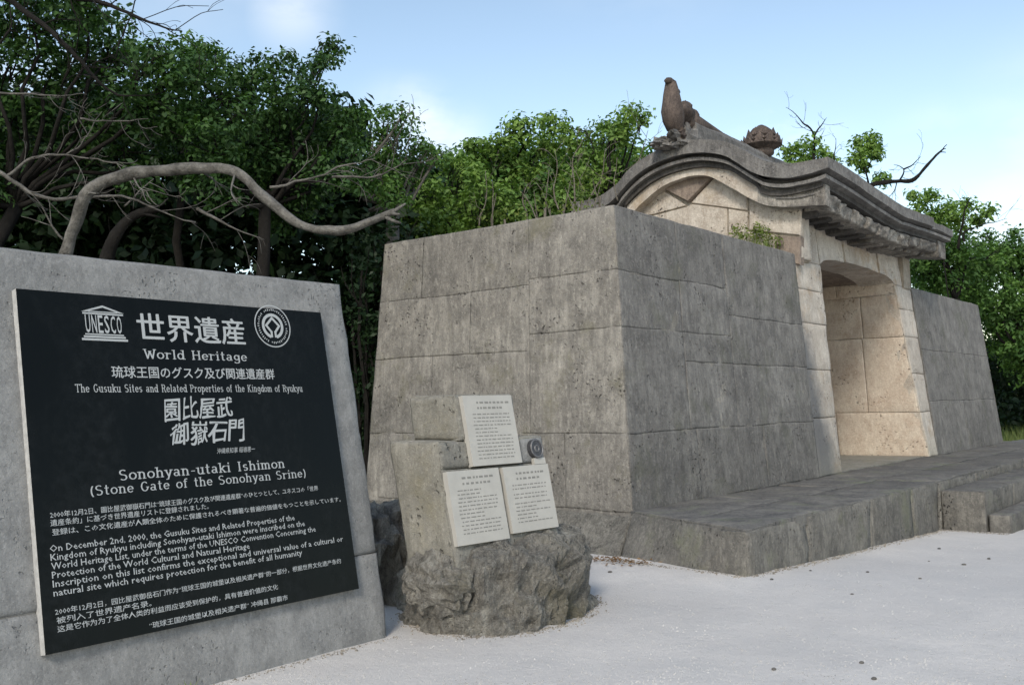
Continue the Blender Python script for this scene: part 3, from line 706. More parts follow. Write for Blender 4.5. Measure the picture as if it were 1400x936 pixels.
# left flank of the platform: battered rough face running back to the wall corner, then the footing below the side wall
O = [(5.42, 3.56, -.2), (PX0, PY0 + .005, -.2), (PX0 + .002, PY0 + .01, ZP - .004), (5.80, 3.60, ZP - .002)]
stone('kerb_stone', O, [(5.9, 3.7, -.2), (PX0 + .3, PY0 + .2, -.2), (PX0 + .3, PY0 + .2, ZP - .02), (6.0, 3.7, ZP - .02)], M_plat, plat, n=(12, 5), amp=.02, bev=.008, freq=4)
for (y0, y1) in ((3.565, 4.45), (4.46, 5.4), (5.41, 6.4)):
    x0 = 5.42 + random.uniform(-.03, .02)
    O = [(x0, y1, -.2), (x0, y0, -.2), (5.79, y0 + .03, ZP - .006), (5.79, y1, ZP - .006)]
    stone('footing_stone', O, [(6.1, y1, -.2), (6.1, y0, -.2), (6.1, y0, ZP - .03), (6.1, y1, ZP - .03)], M_boul, plat, n=(12, 6), amp=.05, bev=.02, freq=4)
# paving slabs on top
pvx = [5.27, 6.6, 7.9, 9.1, 10.3, 11.5, 12.6, 13.9, 15.3, 16.8, 18.4]
for r, (y0, y1) in enumerate(((PY0 + .012, 3.04), (3.044, 3.66))):
    for k in range(len(pvx) - 1):
        a = pvx[k] + (.35 * r if k else 0); b = pvx[k + 1] + (.35 * r if k < len(pvx) - 2 else 0)
        a0 = a
        if k == 0:
            aF = PX0 + .02 if r == 0 else 5.535; aB = 5.525 if r == 0 else 5.82
        else: aF = aB = a
        zt = ZP + .004 + random.uniform(-.004, .006)
        O = [(aF + .002, y0, zt), (b - .002, y0, zt), (b - .002, y1 - .003, zt), (aB + .002, y1 - .003, zt)]
        stone('paving_slab', O, [(x, y, ZP - .06) for x, y, z in O], M_top, plat, n=(8, 4), amp=.012, bev=.004, freq=3)
for k in range(4):
    a = 13.2 + k * 1.3
# two steps in front of the passage
SX0, SX1 = 9.14, 13.44
def steps(z0, z1, y0, y1, n, xa, xb):
    w = (xb - xa) / n
    for k in range(n):
        a, b = xa + k * w + .002, xa + (k + 1) * w - .002
        O = [(a, y0, z0), (b, y0, z0), (b, y0 + .006, z1), (a, y0 + .006, z1)]
        stone('step_stone', O, [(x, y1, z) for x, y, z in O], M_plat, plat, n=(10, 4), amp=.012, bev=.008, freq=5)
        O = [(a, y0 + .008, z1 + .002), (b, y0 + .008, z1 + .002), (b, y1 - .004, z1 + .002), (a, y1 - .004, z1 + .002)]
        stone('step_tread', O, [(x, y, z1 - .05) for x, y, z in O], M_top, plat, n=(8, 3), amp=.008, bev=.006)
    # left cheek
    O = [(xa - .004, y1, z0), (xa - .004, y0 + .004, z0), (xa - .004, y0 + .008, z1), (xa - .004, y1, z1)]
    stone('step_stone', O, [(xa + .2, y, z) for x, y, z in O], M_plat, plat, n=(4, 3), amp=.01, bev=.006)
steps(-.42, .175, 2.13, PY0 - .015, 4, SX0, SX1)
steps(-.5, -.018, 1.945, 2.118, 4, SX0 + .03, SX1)

# ------------------------------------------------------------------ heritage sign
A11 = math.radians(11); SP = Vector((2.166, 3.18, 0)); SU = Vector((1, 0, 0)); SW = Vector((0, math.sin(A11), math.cos(A11))); SN = SU.cross(SW)   # SN faces the viewer (-Y, up)
def sp(x, w, d=0): return SP + SU * x + SW * w + SN * d
sign = thing('heritage_sign', 'concrete slab sign with a black engraved plaque standing at the left', 'sign', (2.2, 3.3, 0))
sl, sr, sb, st_ = -.80, .912, -.12, 1.624
TH = .22
O = [sp(sl, .372), sp(sr, .372), sp(sr + .004, st_), sp(sl, st_)]
stone('slab', O, [sp(sl, .372, -TH), sp(sr, .372, -TH), sp(sr, st_, -TH), sp(sl, st_, -TH)], M_conc, sign, n=(40, 34), amp=.004, bev=.008, freq=6)
O = [sp(sl, sb), sp(sr - .02, sb), sp(sr - .004, .368), sp(sl, .368)]
stone('slab_base', O, [sp(sl, sb, -TH), sp(sr - .02, sb, -TH), sp(sr - .004, .368, -TH), sp(sl, .368, -TH)], M_conc, sign, n=(40, 14), amp=.006, bev=.006, freq=6)
box_c = []
pl0, pl1, pb, pt = -.612, .742, .232, 1.465
PD = .030
V = [sp(pl0, pb, PD), sp(pl1, pb, PD), sp(pl1, pt, PD), sp(pl0, pt, PD), sp(pl0 - .0, pb, -.02), sp(pl1, pb, -.02), sp(pl1, pt, -.02), sp(pl0, pt, -.02)]
me = mesh('plaque', V, [(0, 1, 2, 3), (0, 4, 5, 1), (1, 5, 6, 2), (2, 6, 7, 3), (3, 7, 4, 0), (7, 6, 5, 4)], [M_black, M_edge], sign)
for i in (1, 2, 3, 4): me.data.polygons[i].material_index = 1
plaque = me
ZT_ = PD + .0012
BASE_ROT = Matrix((SU, SW, SN)).transposed().to_4x4()
def text_tris(body):
    cu = bpy.data.curves.new('t', 'FONT'); cu.body = body; cu.resolution_u = 2; cu.offset = 0
    return cu
def text_mesh(body, bold=0., spacing=1., res=2):
    cu = bpy.data.curves.new('t', 'FONT'); cu.body = body; cu.resolution_u = res; cu.offset = bold; cu.space_character = spacing
    o = bpy.data.objects.new('t', cu); COL.objects.link(o)
    dg = bpy.context.evaluated_depsgraph_get(); me = bpy.data.meshes.new_from_object(o.evaluated_get(dg))
    n = len(me.vertices); co_ = np.empty(n * 3); me.vertices.foreach_get('co', co_); co_ = co_.reshape(-1, 3)
    F = [tuple(p.vertices) for p in me.polygons]
    bpy.data.objects.remove(o); bpy.data.curves.remove(cu); bpy.data.meshes.remove(me)
    return co_, F
def put_text(name, body, x0, x1, base, h, parent, frame, m, bold=.012, res=2, shear=0., capfix=None, slope=0., spacing=1., serif=None):
    cjk = any(ord(ch_) > 0x2000 for ch_ in body)
    co_, F = text_mesh(body, 0. if cjk else bold, spacing, res)
    if cjk and bold:
        n_ = len(co_); C_ = []; F_ = []
        for q_, (ax, ay) in enumerate(((-1, 0), (1, .25), (0, -.6), (0, .7))):
            k_ = co_.copy(); k_[:, 0] += ax * bold; k_[:, 1] += ay * bold; k_[:, 2] = q_ * .0005; C_.append(k_); F_ += [tuple(i + q_ * n_ for i in f) for f in F]
        co_ = np.vstack(C_); F = F_
    xs_, ys_ = co_[:, 0], co_[:, 1]; a, b = xs_.min(), xs_.max(); top = ys_.max() if capfix is None else capfix
    bot = 0. if capfix is not None else ys_.min()
    X = x0 + (xs_ - a) / (b - a) * (x1 - x0); Y = base + (ys_ - bot) / (top - bot) * h; X = X + (Y - base) * shear; Y = Y + slope * (X - x0)
    if name == 'brush_lettering':      # hand-brushed: letters lean, swell and wander
        q_ = np.array([[noise.noise(Vector((a_ * 16, b_ * 16, 1))), noise.noise(Vector((a_ * 16, b_ * 16, 7))), noise.noise(Vector((a_ * 60, b_ * 60, 3)))] for a_, b_ in zip(X, Y)])
        X = X + q_[:, 0] * .011 + q_[:, 2] * .003; Y = Y + q_[:, 1] * .013 - q_[:, 2] * .003
    V = [frame(float(p), float(q)) + SN * float(zz) * .1 for p, q, zz in zip(X, Y, co_[:, 2])]
    o = mesh(name, V, F, m, parent)
    if name == 'text_line': o['kind'] = 'stuff'
    return o
fr = lambda x, w: sp(x, w, ZT_)

# slab-serif stroke alphabet, in units of cap height (x-height .68)
S = {}
def G(ch, w, *st, ser=()): S[ch] = (w, st, ser)
def arc(cx, cy, rx, ry, a0, a1, n=8): return [(cx + rx * math.cos(math.radians(a0 + (a1 - a0) * i / n)), cy + ry * math.sin(math.radians(a0 + (a1 - a0) * i / n))) for i in range(n + 1)]
xh = .68
G('W', .95, [(.08, 1), (.28, 0), (.475, .8), (.67, 0), (.87, 1)], ser=((.08, 1), (.475, .8), (.87, 1)))
G('o', .62, arc(.31, .34, .24, .31, 0, 360, 14))
G('r', .52, [(.15, 0), (.15, xh)], arc(.36, .42, .2, .2, 160, 50, 4), ser=((.15, 0), (.10, xh)))
G('l', .36, [(.18, 0), (.18, 1)], ser=((.18, 0), (.13, 1)))
G('d', .64, arc(.28, .34, .21, .31, 0, 360, 12), [(.51, 0), (.51, 1)], ser=((.55, 0), (.46, 1)))
G('H', .80, [(.15, 0), (.15, 1)], [(.65, 0), (.65, 1)], [(.15, .52), (.65, .52)], ser=((.15, 0), (.15, 1), (.65, 0), (.65, 1)))
G('e', .60, [(.09, .36), (.52, .36)] + arc(.30, .34, .22, .31, 5, 320, 12))
G('i', .36, [(.18, 0), (.18, xh)], [(.18, .88), (.18, .98)], ser=((.18, 0), (.13, xh)))
G('t', .46, [(.2, .95), (.2, .1), (.27, .03), (.38, .06)], [(.05, xh), (.38, xh)])
G('a', .62, arc(.27, .50, .17, .16, 150, 0, 6) + [(.45, .1), (.53, .03)], arc(.26, .2, .18, .17, 0, 360, 10))
G('g', .62, arc(.29, .38, .2, .27, 0, 360, 12), [(.5, .64), (.5, -.1)] + arc(.28, -.1, .22, .16, 0, -160, 6))
G('S', .68, arc(.33, .74, .23, .23, 40, 270, 8) + arc(.33, .26, .24, .25, 90, -140, 8), ser=())
G('n', .66, [(.14, 0), (.14, xh)], arc(.32, .44, .18, .22, 170, 0, 6) + [(.5, 0)], ser=((.14, 0), (.10, xh), (.5, 0)))
G('h', .66, [(.14, 0), (.14, 1)], arc(.32, .44, .18, .22, 170, 0, 6) + [(.5, 0)], ser=((.14, 0), (.10, 1), (.5, 0)))
G('y', .62, [(.1, xh), (.31, .03)], [(.53, xh), (.24, -.24), (.1, -.26)], ser=((.1, xh), (.53, xh)))
G('-', .5, [(.1, .38), (.4, .38)])
G('u', .66, [(.13, xh), (.13, .22)] + arc(.31, .22, .18, .2, 180, 350, 6), [(.5, 0), (.5, xh)], ser=((.09, xh), (.46, xh), (.54, 0)))
G('k', .64, [(.14, 0), (.14, 1)], [(.5, xh), (.16, .3)], [(.26, .4), (.54, 0)], ser=((.14, 0), (.1, 1), (.54, 0), (.5, xh)))
G('I', .44, [(.22, 0), (.22, 1)], ser=((.22, 0), (.22, 1)))
G('m', .92, [(.12, 0), (.12, xh)], arc(.27, .46, .16, .2, 170, 0, 5) + [(.43, 0)], arc(.59, .46, .16, .2, 170, 0, 5) + [(.75, 0)], ser=((.12, 0), (.08, xh), (.43, 0), (.75, 0)))
G('s', .54, arc(.26, .5, .16, .155, 40, 270, 6) + arc(.26, .19, .17, .16, 90, -140, 6))
G('(', .4, arc(.42, .42, .26, .62, 120, 240, 6))
G(')', .4, arc(-.02, .42, .26, .62, 60, -60, 6))
G('G', .78, arc(.38, .5, .28, .48, 45, 345, 12) + [(.66, .42)], ser=((.62, .45),))
G('f', .44, [(.18, 0), (.18, .8)] + arc(.3, .8, .12, .17, 180, 40, 4), [(.05, xh), (.36, xh)], ser=((.18, 0),))
G('c', .58, arc(.31, .34, .22, .31, 50, 310, 10))
G('v', .60, [(.08, xh), (.3, 0), (.52, xh)], ser=((.08, xh), (.52, xh)))
G('p', .64, [(.14, -.28), (.14, xh)], arc(.34, .34, .2, .31, 0, 360, 12), ser=((.14, -.28), (.1, xh)))
G('T', .76, [(.38, 0), (.38, 1)], [(.07, .86), (.07, .97), (.69, .97), (.69, .86)], ser=((.38, 0),))
G('R', .76, [(.15, 0), (.15, 1)], [(.15, .97), (.38, .97)] + arc(.38, .74, .2, .23, 90, -90, 6) + [(.15, .51)], [(.4, .51), (.64, 0)], ser=((.15, 0), (.1, 1), (.66, 0)))
G('P', .70, [(.15, 0), (.15, 1)], [(.15, .97), (.38, .97)] + arc(.38, .72, .2, .25, 90, -90, 6) + [(.15, .47)], ser=((.15, 0), (.1, 1)))
G('K', .78, [(.15, 0), (.15, 1)], [(.6, 1), (.17, .42)], [(.28, .56), (.64, 0)], ser=((.15, 0), (.15, 1), (.64, 0), (.6, 1)))
G(' ', .46)
def serif_text(body, sw=.135, ls=.06):
    V = []; F = []; x = 0
    def quad(a, b, w):
        a = np.array(a, float); b = np.array(b, float); d = b - a; L = np.hypot(*d)
        if L < 1e-6: return
        d /= L; n = np.array([-d[1], d[0]]) * w / 2; a = a - d * w * .18; b = b + d * w * .18
        k = len(V); V.extend([tuple(a + n), tuple(b + n), tuple(b - n), tuple(a - n)]); F.append((k, k + 3, k + 2, k + 1))
    for ch in body:
        w, st, ser = S[ch]
        for s in st:
            for p, q in zip(s[:-1], s[1:]):
                dx, dy = abs(q[0] - p[0]), abs(q[1] - p[1]); ww = sw * (.62 + .38 * dy / max(math.hypot(dx, dy), 1e-6))
                quad((x + p[0], p[1]), (x + q[0], q[1]), ww)
        for (sx, sy) in ser: quad((x + sx - .12, sy + (.03 if sy == 0 else -.02)), (x + sx + .12, sy + (.03 if sy == 0 else -.02)), sw * .62)
        x += w + ls
    return np.array([(a, b, i * 1e-9) for i, (a, b) in enumerate(V)]), F
def sline(name, body, x0, x1, base, cap, sw=.15):
    d = serif_text(body, sw)
    # small stagger so overlapping strokes are not exactly coplanar
    co_, F = d; xs_ = co_[:, 0]; a, b = xs_.min(), xs_.max()
    V = []
    for i, (px_, py_, _) in enumerate(co_):
        V.append(sp(x0 + (px_ - a) / (b - a) * (x1 - x0), base + py_ * cap, ZT_ + .00003 * ((i // 4) % 17)))
    o = mesh(name, V, F, M_white, plaque)
    o['kind'] = 'stuff'; return o
put_text('heading_lettering', '世界遺産', -.172, .314, 1.296, .112, plaque, fr, M_white, bold=.014, res=3)
sline('heading_lettering', 'World Heritage', -.158, .31, 1.228, .036, .12)
put_text('text_line', '琉球王国のグスク及び関連遺産群', -.292, .439, 1.151, .046, plaque, fr, M_white, bold=.012)
sline('text_line', 'The Gusuku Sites and Related Properties of the Kingdom of Ryukyu', -.434, .579, 1.098, .029, .12)
put_text('brush_lettering', '園比屋武', -.100, .205, .984, .086, plaque, fr, M_white, bold=.015, res=3, shear=.10, slope=.04)
put_text('brush_lettering', '御嶽石門', -.085, .248, .892, .086, plaque, fr, M_white, bold=.015, res=3, shear=.12, slope=.03)
put_text('signature_lettering', '沖縄県知事 稲嶺惠一', .113, .292, .850, .022, plaque, fr, M_white, bold=.0, shear=.2)
sline('text_line', 'Sonohyan-utaki Ishimon', -.301, .431, .776, .037, .12)
sline('text_line', '(Stone Gate of the Sonohyan Srine)', -.412, .534, .730, .034, .115)
for (b_, x0, x1, w, h) in [
    ('2000年12月2日、園比屋武御嶽石門は“琉球王国のグスク及び関連遺産群”のひとつとして、ユネスコの「世界', -.56, .591, .667, .022),
    ('遺産条約」に基づき世界遺産リストに登録されました。', -.561, .049, .640, .022),
    ('登録は、この文化遺産が人類全体のために保護されるべき顕著な普遍的価値をもつことを示しています。', -.558, .707, .609, .022),
    ('On December 2nd, 2000, the Gusuku Sites and Related Properties of the', -.57, .448, .549, .030),
    ('Kingdom of Ryukyu including Sonohyan-utaki Ishimon were inscribed on the', -.57, .496, .520, .030),
    ('World Heritage List, under the terms of the UNESCO Convention Concerning the', -.57, .549, .491, .030),
    ('Protection of the World Cultural and Natural Heritage', -.57, .212, .462, .030),
    ('Inscription on this list confirms the exceptional and universal value of a cultural or', -.57, .689, .433, .030),
    ('natural site which requires protection for the benefit of all humanity', -.57, .463, .404, .030),
    ('2000年12月2日，园比屋武御岳石门作为“琉球王国的城堡以及相关遗产群”的一部分，根据世界文化遗产条约', -.57, .662, .350, .022),
    ('被列入了世界遗产名录。', -.567, -.226, .322, .022),
    ('这是它作为为了全体人类的利益而应该受到保护的，具有普遍价值的文化', -.567, .323, .294, .022),
    ('“琉球王国的城堡以及相关遗产群” 冲绳县 那霸市', -.243, .363, .246, .022)]:
    put_text('text_line', b_, x0, x1, w, h, plaque, fr, M_white, bold=.007 if ord(b_[1]) > 0x2000 or b_[0] in '2“' else .004, res=1)
# temple emblem whose columns are letters
def flat(name, polys, m, parent, frame):
    V = []; F = []
    for p in polys:
        k = len(V); V += [frame(a, b) for a, b in p]; F.append(tuple(range(k, k + len(p))))
    return mesh(name, V, F, m, parent)
ex0, ex1, eb, et = -.392, -.214, 1.290, 1.425; ec = (ex0 + ex1) / 2
def eb_(a, b, c, d): return [(a, b), (c, b), (c, d), (a, d)]
flat('temple_emblem', [
    eb_(ex0, eb, ex1, eb + .008), eb_(ex0 + .008, eb + .011, ex1 - .008, eb + .018), eb_(ex0 + .014, eb + .021, ex1 - .014, eb + .026),
    eb_(ex0 + .010, et - .036, ex1 - .010, et - .030),
    [(ex0 + .006, et - .027), (ex0 + .024, et - .027), (ec, et - .008), (ec, et)], [(ex1 - .006, et - .027), (ec, et), (ec, et - .008), (ex1 - .024, et - .027)],
    [(ex0 + .030, et - .0275), (ex1 - .030, et - .0275), (ex1 - .035, et - .0235), (ex0 + .035, et - .0235)]], M_white, plaque, fr)
for k, ch in enumerate('UNESCO'):
    a = ex0 + .018 + k * .0243
    put_text('emblem_letter', ch, a, a + .0185, eb + .029, et - .038 - eb - .029, plaque, fr, M_white, bold=.008, res=2)
wc = (.463, 1.386)
def ringp(r0, r1, a0, a1, n=40):
    return [[(wc[0] + r * math.cos(math.radians(a)), wc[1] + r * math.sin(math.radians(a))) for r, a in ((r0, a0 + (a1 - a0) * i / n), (r1, a0 + (a1 - a0) * i / n), (r1, a0 + (a1 - a0) * (i + 1) / n), (r0, a0 + (a1 - a0) * (i + 1) / n))] for i in range(n)]
polys = ringp(.089, .094, 0, 360, 56) + ringp(.043, .056, -73, 253, 44)
# the central square, open at the foot where it runs into the ring
def strip(pts, w):
    o = []
    for (a, b), (c, d) in zip(pts[:-1], pts[1:]):
        L = math.hypot(c - a, d - b); nx_, ny_ = -(d - b) / L * w / 2, (c - a) / L * w / 2; ex_, ey_ = (c - a) / L * w * .4, (d - b) / L * w * .4
        o.append([(wc[0] + a - ex_ + nx_, wc[1] + b - ey_ + ny_), (wc[0] + c + ex_ + nx_, wc[1] + d + ey_ + ny_), (wc[0] + c + ex_ - nx_, wc[1] + d + ey_ - ny_), (wc[0] + a - ex_ - nx_, wc[1] + b - ey_ - ny_)])
    return o
polys += strip([(-.010, -.046), (-.010, -.026), (-.034, .002), (0, .036), (.034, .002), (.010, -.026), (.010, -.046)], .010)
n_ = 46
for i in range(n_):       # ring of small lettering, reads as ticks
    a = 360 * i / n_
    if i % 16 in (0,): continue
    polys += ringp(.069, .069 + (.009 if i % 3 else .006), a, a + 3.2, 1)
V = []; F = []
for i, p in enumerate(polys):
    k = len(V); V += [sp(a, b, ZT_ + .00004 * (i % 9)) for a, b in p]; F.append(tuple(range(k, k + 4)))
mesh('world_emblem', V, F, M_white, plaque)

# ------------------------------------------------------------------ information marker: rough boulder with cut face and three tablets
a6, t12 = math.radians(6), math.radians(12)
MU = Vector((math.cos(a6), -math.sin(a6), 0)); MVv = Vector((math.sin(a6), math.cos(a6), 0)); MW = MVv * math.sin(t12) + Vector((0, 0, math.cos(t12))); MN = MU.cross(MW)
MP = Vector((3.5, 2.9, .3))
def mp_(x, w, d=0): return MP + MU * x + MW * w + MN * d
mark = thing('information_marker', 'rough boulder marker carrying three white tablets and a round medal, between sign and wall', 'marker stone', (3.7, 3.1, 0))
# boulder base
foot = [(3.47, 3.46), (3.31, 3.28), (3.235, 3.05), (3.27, 2.90), (3.36, 2.80), (3.50, 2.715), (3.66, 2.68), (3.84, 2.70), (4.02, 2.76), (4.17, 2.84), (4.27, 2.96), (4.25, 3.2), (4.1, 3.42), (3.8, 3.56), (3.55, 3.58)]
def ringf(sc, z, n=72, cx=3.76, cy=3.1, push=None):
    P = [Vector((a, b)) for a, b in foot]; out_ = []
    for k in range(n):
        s = k / n * len(P); i = int(s); f = s - i
        p0, p1, p2, p3 = P[(i - 1) % len(P)], P[i % len(P)], P[(i + 1) % len(P)], P[(i + 2) % len(P)]
        q = .5 * ((2 * p1) + (p2 - p0) * f + (2 * p0 - 5 * p1 + 4 * p2 - p3) * f * f + (3 * p1 - p0 - 3 * p2 + p3) * f ** 3)
        out_.append(Vector((cx + (q.x - cx) * sc, cy + (q.y - cy) * sc, z)))
    return out_
rings = [ringf(1.0, -.1, 120)]
for z in [i * .022 for i in range(0, 14)]: rings.append(ringf(1.01 - .09 * (z / .3) ** 1.6, z, 120))
for (s_, z) in ((.90, .315), (.865, .335), (.82, .35), (.75, .365), (.65, .378), (.5, .388), (.3, .39)): rings.append(ringf(s_, z, 120))
bo = rough_blob('boulder', rings, M_boul, mark, amp=.055, freq=4.6, seed=3)
def prism(name, pts, d0, d1, m, parent, n=None, amp=.004, label=None):
    """face quad in marker-plane coords, d0 front, d1 back depth along horizontal"""
    O = [mp_(x, w, d0) for x, w in pts]; I = [p + MVv * (d1) for p in O]
    o = stone(name, O, I, m, parent, n=n or (10, 10), amp=amp, bev=.006, freq=7)
    if label: o['label'] = label
    return o
DEP = .30
prism('lower_block', [(-.262, -.02), (.436, -.02), (.425, .43), (-.258, .43)], .0, DEP, M_cutf, mark, n=(16, 10), amp=.010)
prism('lower_block', [(-.258, .434), (.262, .434), (.262, .558), (-.252, .558)], .0, DEP, M_cutf, mark, n=(12, 4), amp=.008)
prism('upper_block', [(-.115, .562), (.262, .562), (.282, .775), (-.109, .775)], .0, DEP * .8, M_cutf, mark, n=(8, 6), amp=.006)
prism('medal_block', [(.270, .434), (.428, .434), (.440, .562), (.275, .562)], -.004, .10, M_conc, mark, n=(4, 4), amp=.003)
blob('boulder_shoulder', tuple(mp_(-.25, -.09, 0) + MVv * .15), (.12, .19, .15), M_boul, mark, amp=.25, seg=34, rin=22, f=3.4, seed=12, smooth=False)
# left flank blocks, paler cut stone reaching back and to the left (they splay out)
def flank(x, w0, w1, ob, ot, back, name, m):
    # face between the front-left arris and a rear edge displaced left/back
    F0 = mp_(x, w0, -.004); F1 = mp_(x + .004, w1, -.004)
    B0 = F0 + Vector(ob); B1 = F1 + Vector(ot)
    O = [B0, F0, F1, B1]; I = [B0 + MU * .25, F0 + MU * .25 + MVv * .05, F1 + MU * .25 + MVv * .05, B1 + MU * .25]
    stone(name, O, I, m, mark, n=(6, 10), amp=.008, bev=.008, freq=5)
    return O
B = flank(-.262, -.03, .560, (.0, .30, 0), (-.02, .30, 0), .3, 'flank_block', M_cut)
B2 = flank(-.118, .562, .778, (.0, .30, .0), (-.0, .30, -.012), .3, 'flank_block', M_cut)
# top faces
for (x0, x1, w, dd) in ((-.115, .282, .779, .30), (-.258, -.118, .562, .30), (.275, .436, .563, .1)):
    f0, f1 = mp_(x0, w, -.006), mp_(x1, w, -.006)
    O = [f0, f1, f1 + MVv * dd, f0 + MVv * dd]
    stone('top_stone', O, [p - Vector((0, 0, .05)) for p in O], M_cut, mark, n=(5, 4), amp=.004)
def tablet(x0, x1, w0, w1, seed, shear=0., head=2):
    r = random.Random(seed)
    D = .022
    q = [(x0 + shear, w0), (x1 + shear, w0), (x1, w1), (x0, w1)]
    V = [mp_(x, w, D) for x, w in q] + [mp_(x, w, -.01) for x, w in q]
    tb = mesh('tablet', V, [(0, 1, 2, 3), (0, 4, 5, 1), (1, 5, 6, 2), (2, 6, 7, 3), (3, 7, 4, 0), (7, 6, 5, 4)], M_tablet, mark)
    polys = []; w = w1 - .030; W_ = x1 - x0
    for k in range(head):
        h = .0095; a = x0 + W_ * (.26 if k == 0 else .26); e = x0 + W_ * (.86 - .12 * k)
        while a < e:
            l = r.uniform(.012, .03); 
            for s in range(int(l / .006)): polys.append(eb_(a + s * .006, w - h, a + s * .006 + .0042, w))
            a += l + .006
        w -= .026
    w -= .006
    while w > w0 + .035:
        h = .0055; a = x0 + W_ * r.uniform(.12, .16); e = x1 - W_ * r.choice((.09, .1, .1, .12, .4))
        while a < e - .01:
            l = min(r.uniform(.010, .034), e - a)
            for s in range(max(1, int(l / .0045))): polys.append(eb_(a + s * .0045, w - h * r.uniform(.8, 1.15), a + s * .0045 + .003, w))
            a += l + .0045
        w -= .0175 if r.random() > .12 else .026
    V = []; F = []
    for p in polys:
        k = len(V); V += [mp_(a, b, D + .0008) for a, b in p]; F.append((k, k + 1, k + 2, k + 3))
    tx = mesh('text_block', V, F, M_ink, tb); tx['kind'] = 'stuff'
tablet(-.085, .240, .434, .768, 1)
tablet(-.254, .072, .087, .419, 2)
tablet(.098, .416, .106, .418, 3)
# round medal
def disc(name, cx, cw, r, d0, d1, m, parent, n=28):
    V = [mp_(cx + r * math.cos(2 * math.pi * k / n), cw + r * 1.05 * math.sin(2 * math.pi * k / n), d1) for k in range(n)] + [mp_(cx + r * math.cos(2 * math.pi * k / n), cw + r * 1.05 * math.sin(2 * math.pi * k / n), d0) for k in range(n)]
    return mesh(name, V, [tuple(range(n))] + [(n + k, n + (k + 1) % n, (k + 1) % n, k) for k in range(n)], m, parent)
md = disc('medal', .362, .498, .046, -.01, .018, M_bronze, mark)
def ring3(cx, cw, r0, r1, d, n=28):
    V = []; F = []
    for k in range(n):
        t = 2 * math.pi * k / n
        for r, dd in ((r0, d - .004), (r0 + .003, d), (r1 - .003, d), (r1, d - .004)): V.append(mp_(cx + r * math.cos(t), cw + r * 1.05 * math.sin(t), dd))
    for k in range(n):
        a = k * 4; b = ((k + 1) % n) * 4
        for j in range(3): F.append((a + j, b + j, b + j + 1, a + j + 1))
    return V, F
M_bronze2 = simple('worn_bronze', (.11, .11, .115), .45, .5, 60, .3)
V, F = ring3(.362, .498, .036, .045, .023); mesh('medal_rim', V, F, M_bronze2, md)
V, F = ring3(.362, .498, .010, .018, .022); mesh('medal_relief', V, F, M_bronze2, md)
tgt = [mp_(.335, .421, .012), mp_(.415, .421, .012), mp_(.415, .452, .012), mp_(.335, .452, .012)]
tag = mesh('small_plate', tgt + [p - MN * .02 for p in tgt], [(0, 1, 2, 3), (0, 4, 5, 1), (1, 5, 6, 2), (2, 6, 7, 3), (3, 7, 4, 0)], M_tablet, mark)

rk = thing('rock', 'dark rough rock in the shade between the sign slab and the marker boulder', 'rock', (3.72, 3.98, 0))
rr = []
for k, (s_, z) in enumerate([(1.05, -.1), (1.05, 0), (1.08, .06), (1.05, .12), (1.02, .18), (1.0, .24), (.95, .30), (.9, .35), (.82, .40), (.72, .44), (.58, .47), (.35, .49)]):
    rr.append([Vector((3.74 + .30 * s_ * math.cos(2 * math.pi * i / 60), 3.98 + .42 * s_ * math.sin(2 * math.pi * i / 60), z)) for i in range(60)])
rough_blob('rock_body', rr, M_boul, rk, amp=.13, freq=4, seed=21)

# ------------------------------------------------------------------ foliage
class Leaves:
    def __init__(s): s.c = []; s.n = []; s.sz = []
    def cluster(s, c, r, count, size, flat_=.75, up=.6):
        c = np.array(c, float); p = rng.normal(size=(count, 3)); p /= np.linalg.norm(p, axis=1)[:, None] + 1e-9
        rad = rng.random(count) ** .45; p = p * rad[:, None] * np.array([1, 1, flat_])
        s.c.append(c + p * r); nn = p * 1.0 + np.array([0, 0, up]) + rng.normal(size=(count, 3)) * .45; s.n.append(nn); s.sz.append(size * rng.uniform(.7, 1.3, count))
    def build(s, name, m, parent, aspect=.5):
        C = np.vstack(s.c); Nn = np.vstack(s.n); Z = np.concatenate(s.sz); n = len(C)
        Nn /= np.linalg.norm(Nn, axis=1)[:, None]
        r = rng.normal(size=(n, 3)); a = np.cross(Nn, r); a /= np.linalg.norm(a, axis=1)[:, None] + 1e-9; b = np.cross(Nn, a)
        L = Z[:, None] * .5; w = L * aspect
        V = np.empty((n, 4, 3)); V[:, 0] = C - a * L; V[:, 1] = C + b * w + a * L * .1 + Nn * L * .18; V[:, 2] = C + a * L; V[:, 3] = C - b * w + a * L * .1 + Nn * L * .18
        off = np.array(parent_world.get(parent.name, Vector())) if parent else np.zeros(3)
        V = (V - off).reshape(-1, 3).astype(np.float32)
        me = bpy.data.meshes.new(name); me.vertices.add(n * 4); me.vertices.foreach_set('co', V.ravel())
        me.loops.add(n * 4); me.loops.foreach_set('vertex_index', np.arange(n * 4, dtype=np.int32)); me.polygons.add(n)
        me.polygons.foreach_set('loop_start', np.arange(0, n * 4, 4, dtype=np.int32)); me.update(calc_edges=True)
        me.materials.append(m); o = bpy.data.objects.new(name, me); COL.objects.link(o)
        if parent: o.parent = parent
        return o, n
NL = [0]
def rough_path(a, b, n, j, r0, r1, sag=0.):
    a, b = Vector(a), Vector(b); L = (b - a).length; out_ = []
    for i in range(n + 1):
        t = i / n; p = a.lerp(b, t); k = math.sin(math.pi * t)
        p = p + Vector((noise.noise(p * 1.3), noise.noise(p * 1.3 + Vector((9, 0, 0))), noise.noise(p * 1.3 + Vector((0, 9, 0))))) * j * k
        p.z += sag * k * L; out_.append((p.x, p.y, p.z, r0 + (r1 - r0) * t))
    return out_
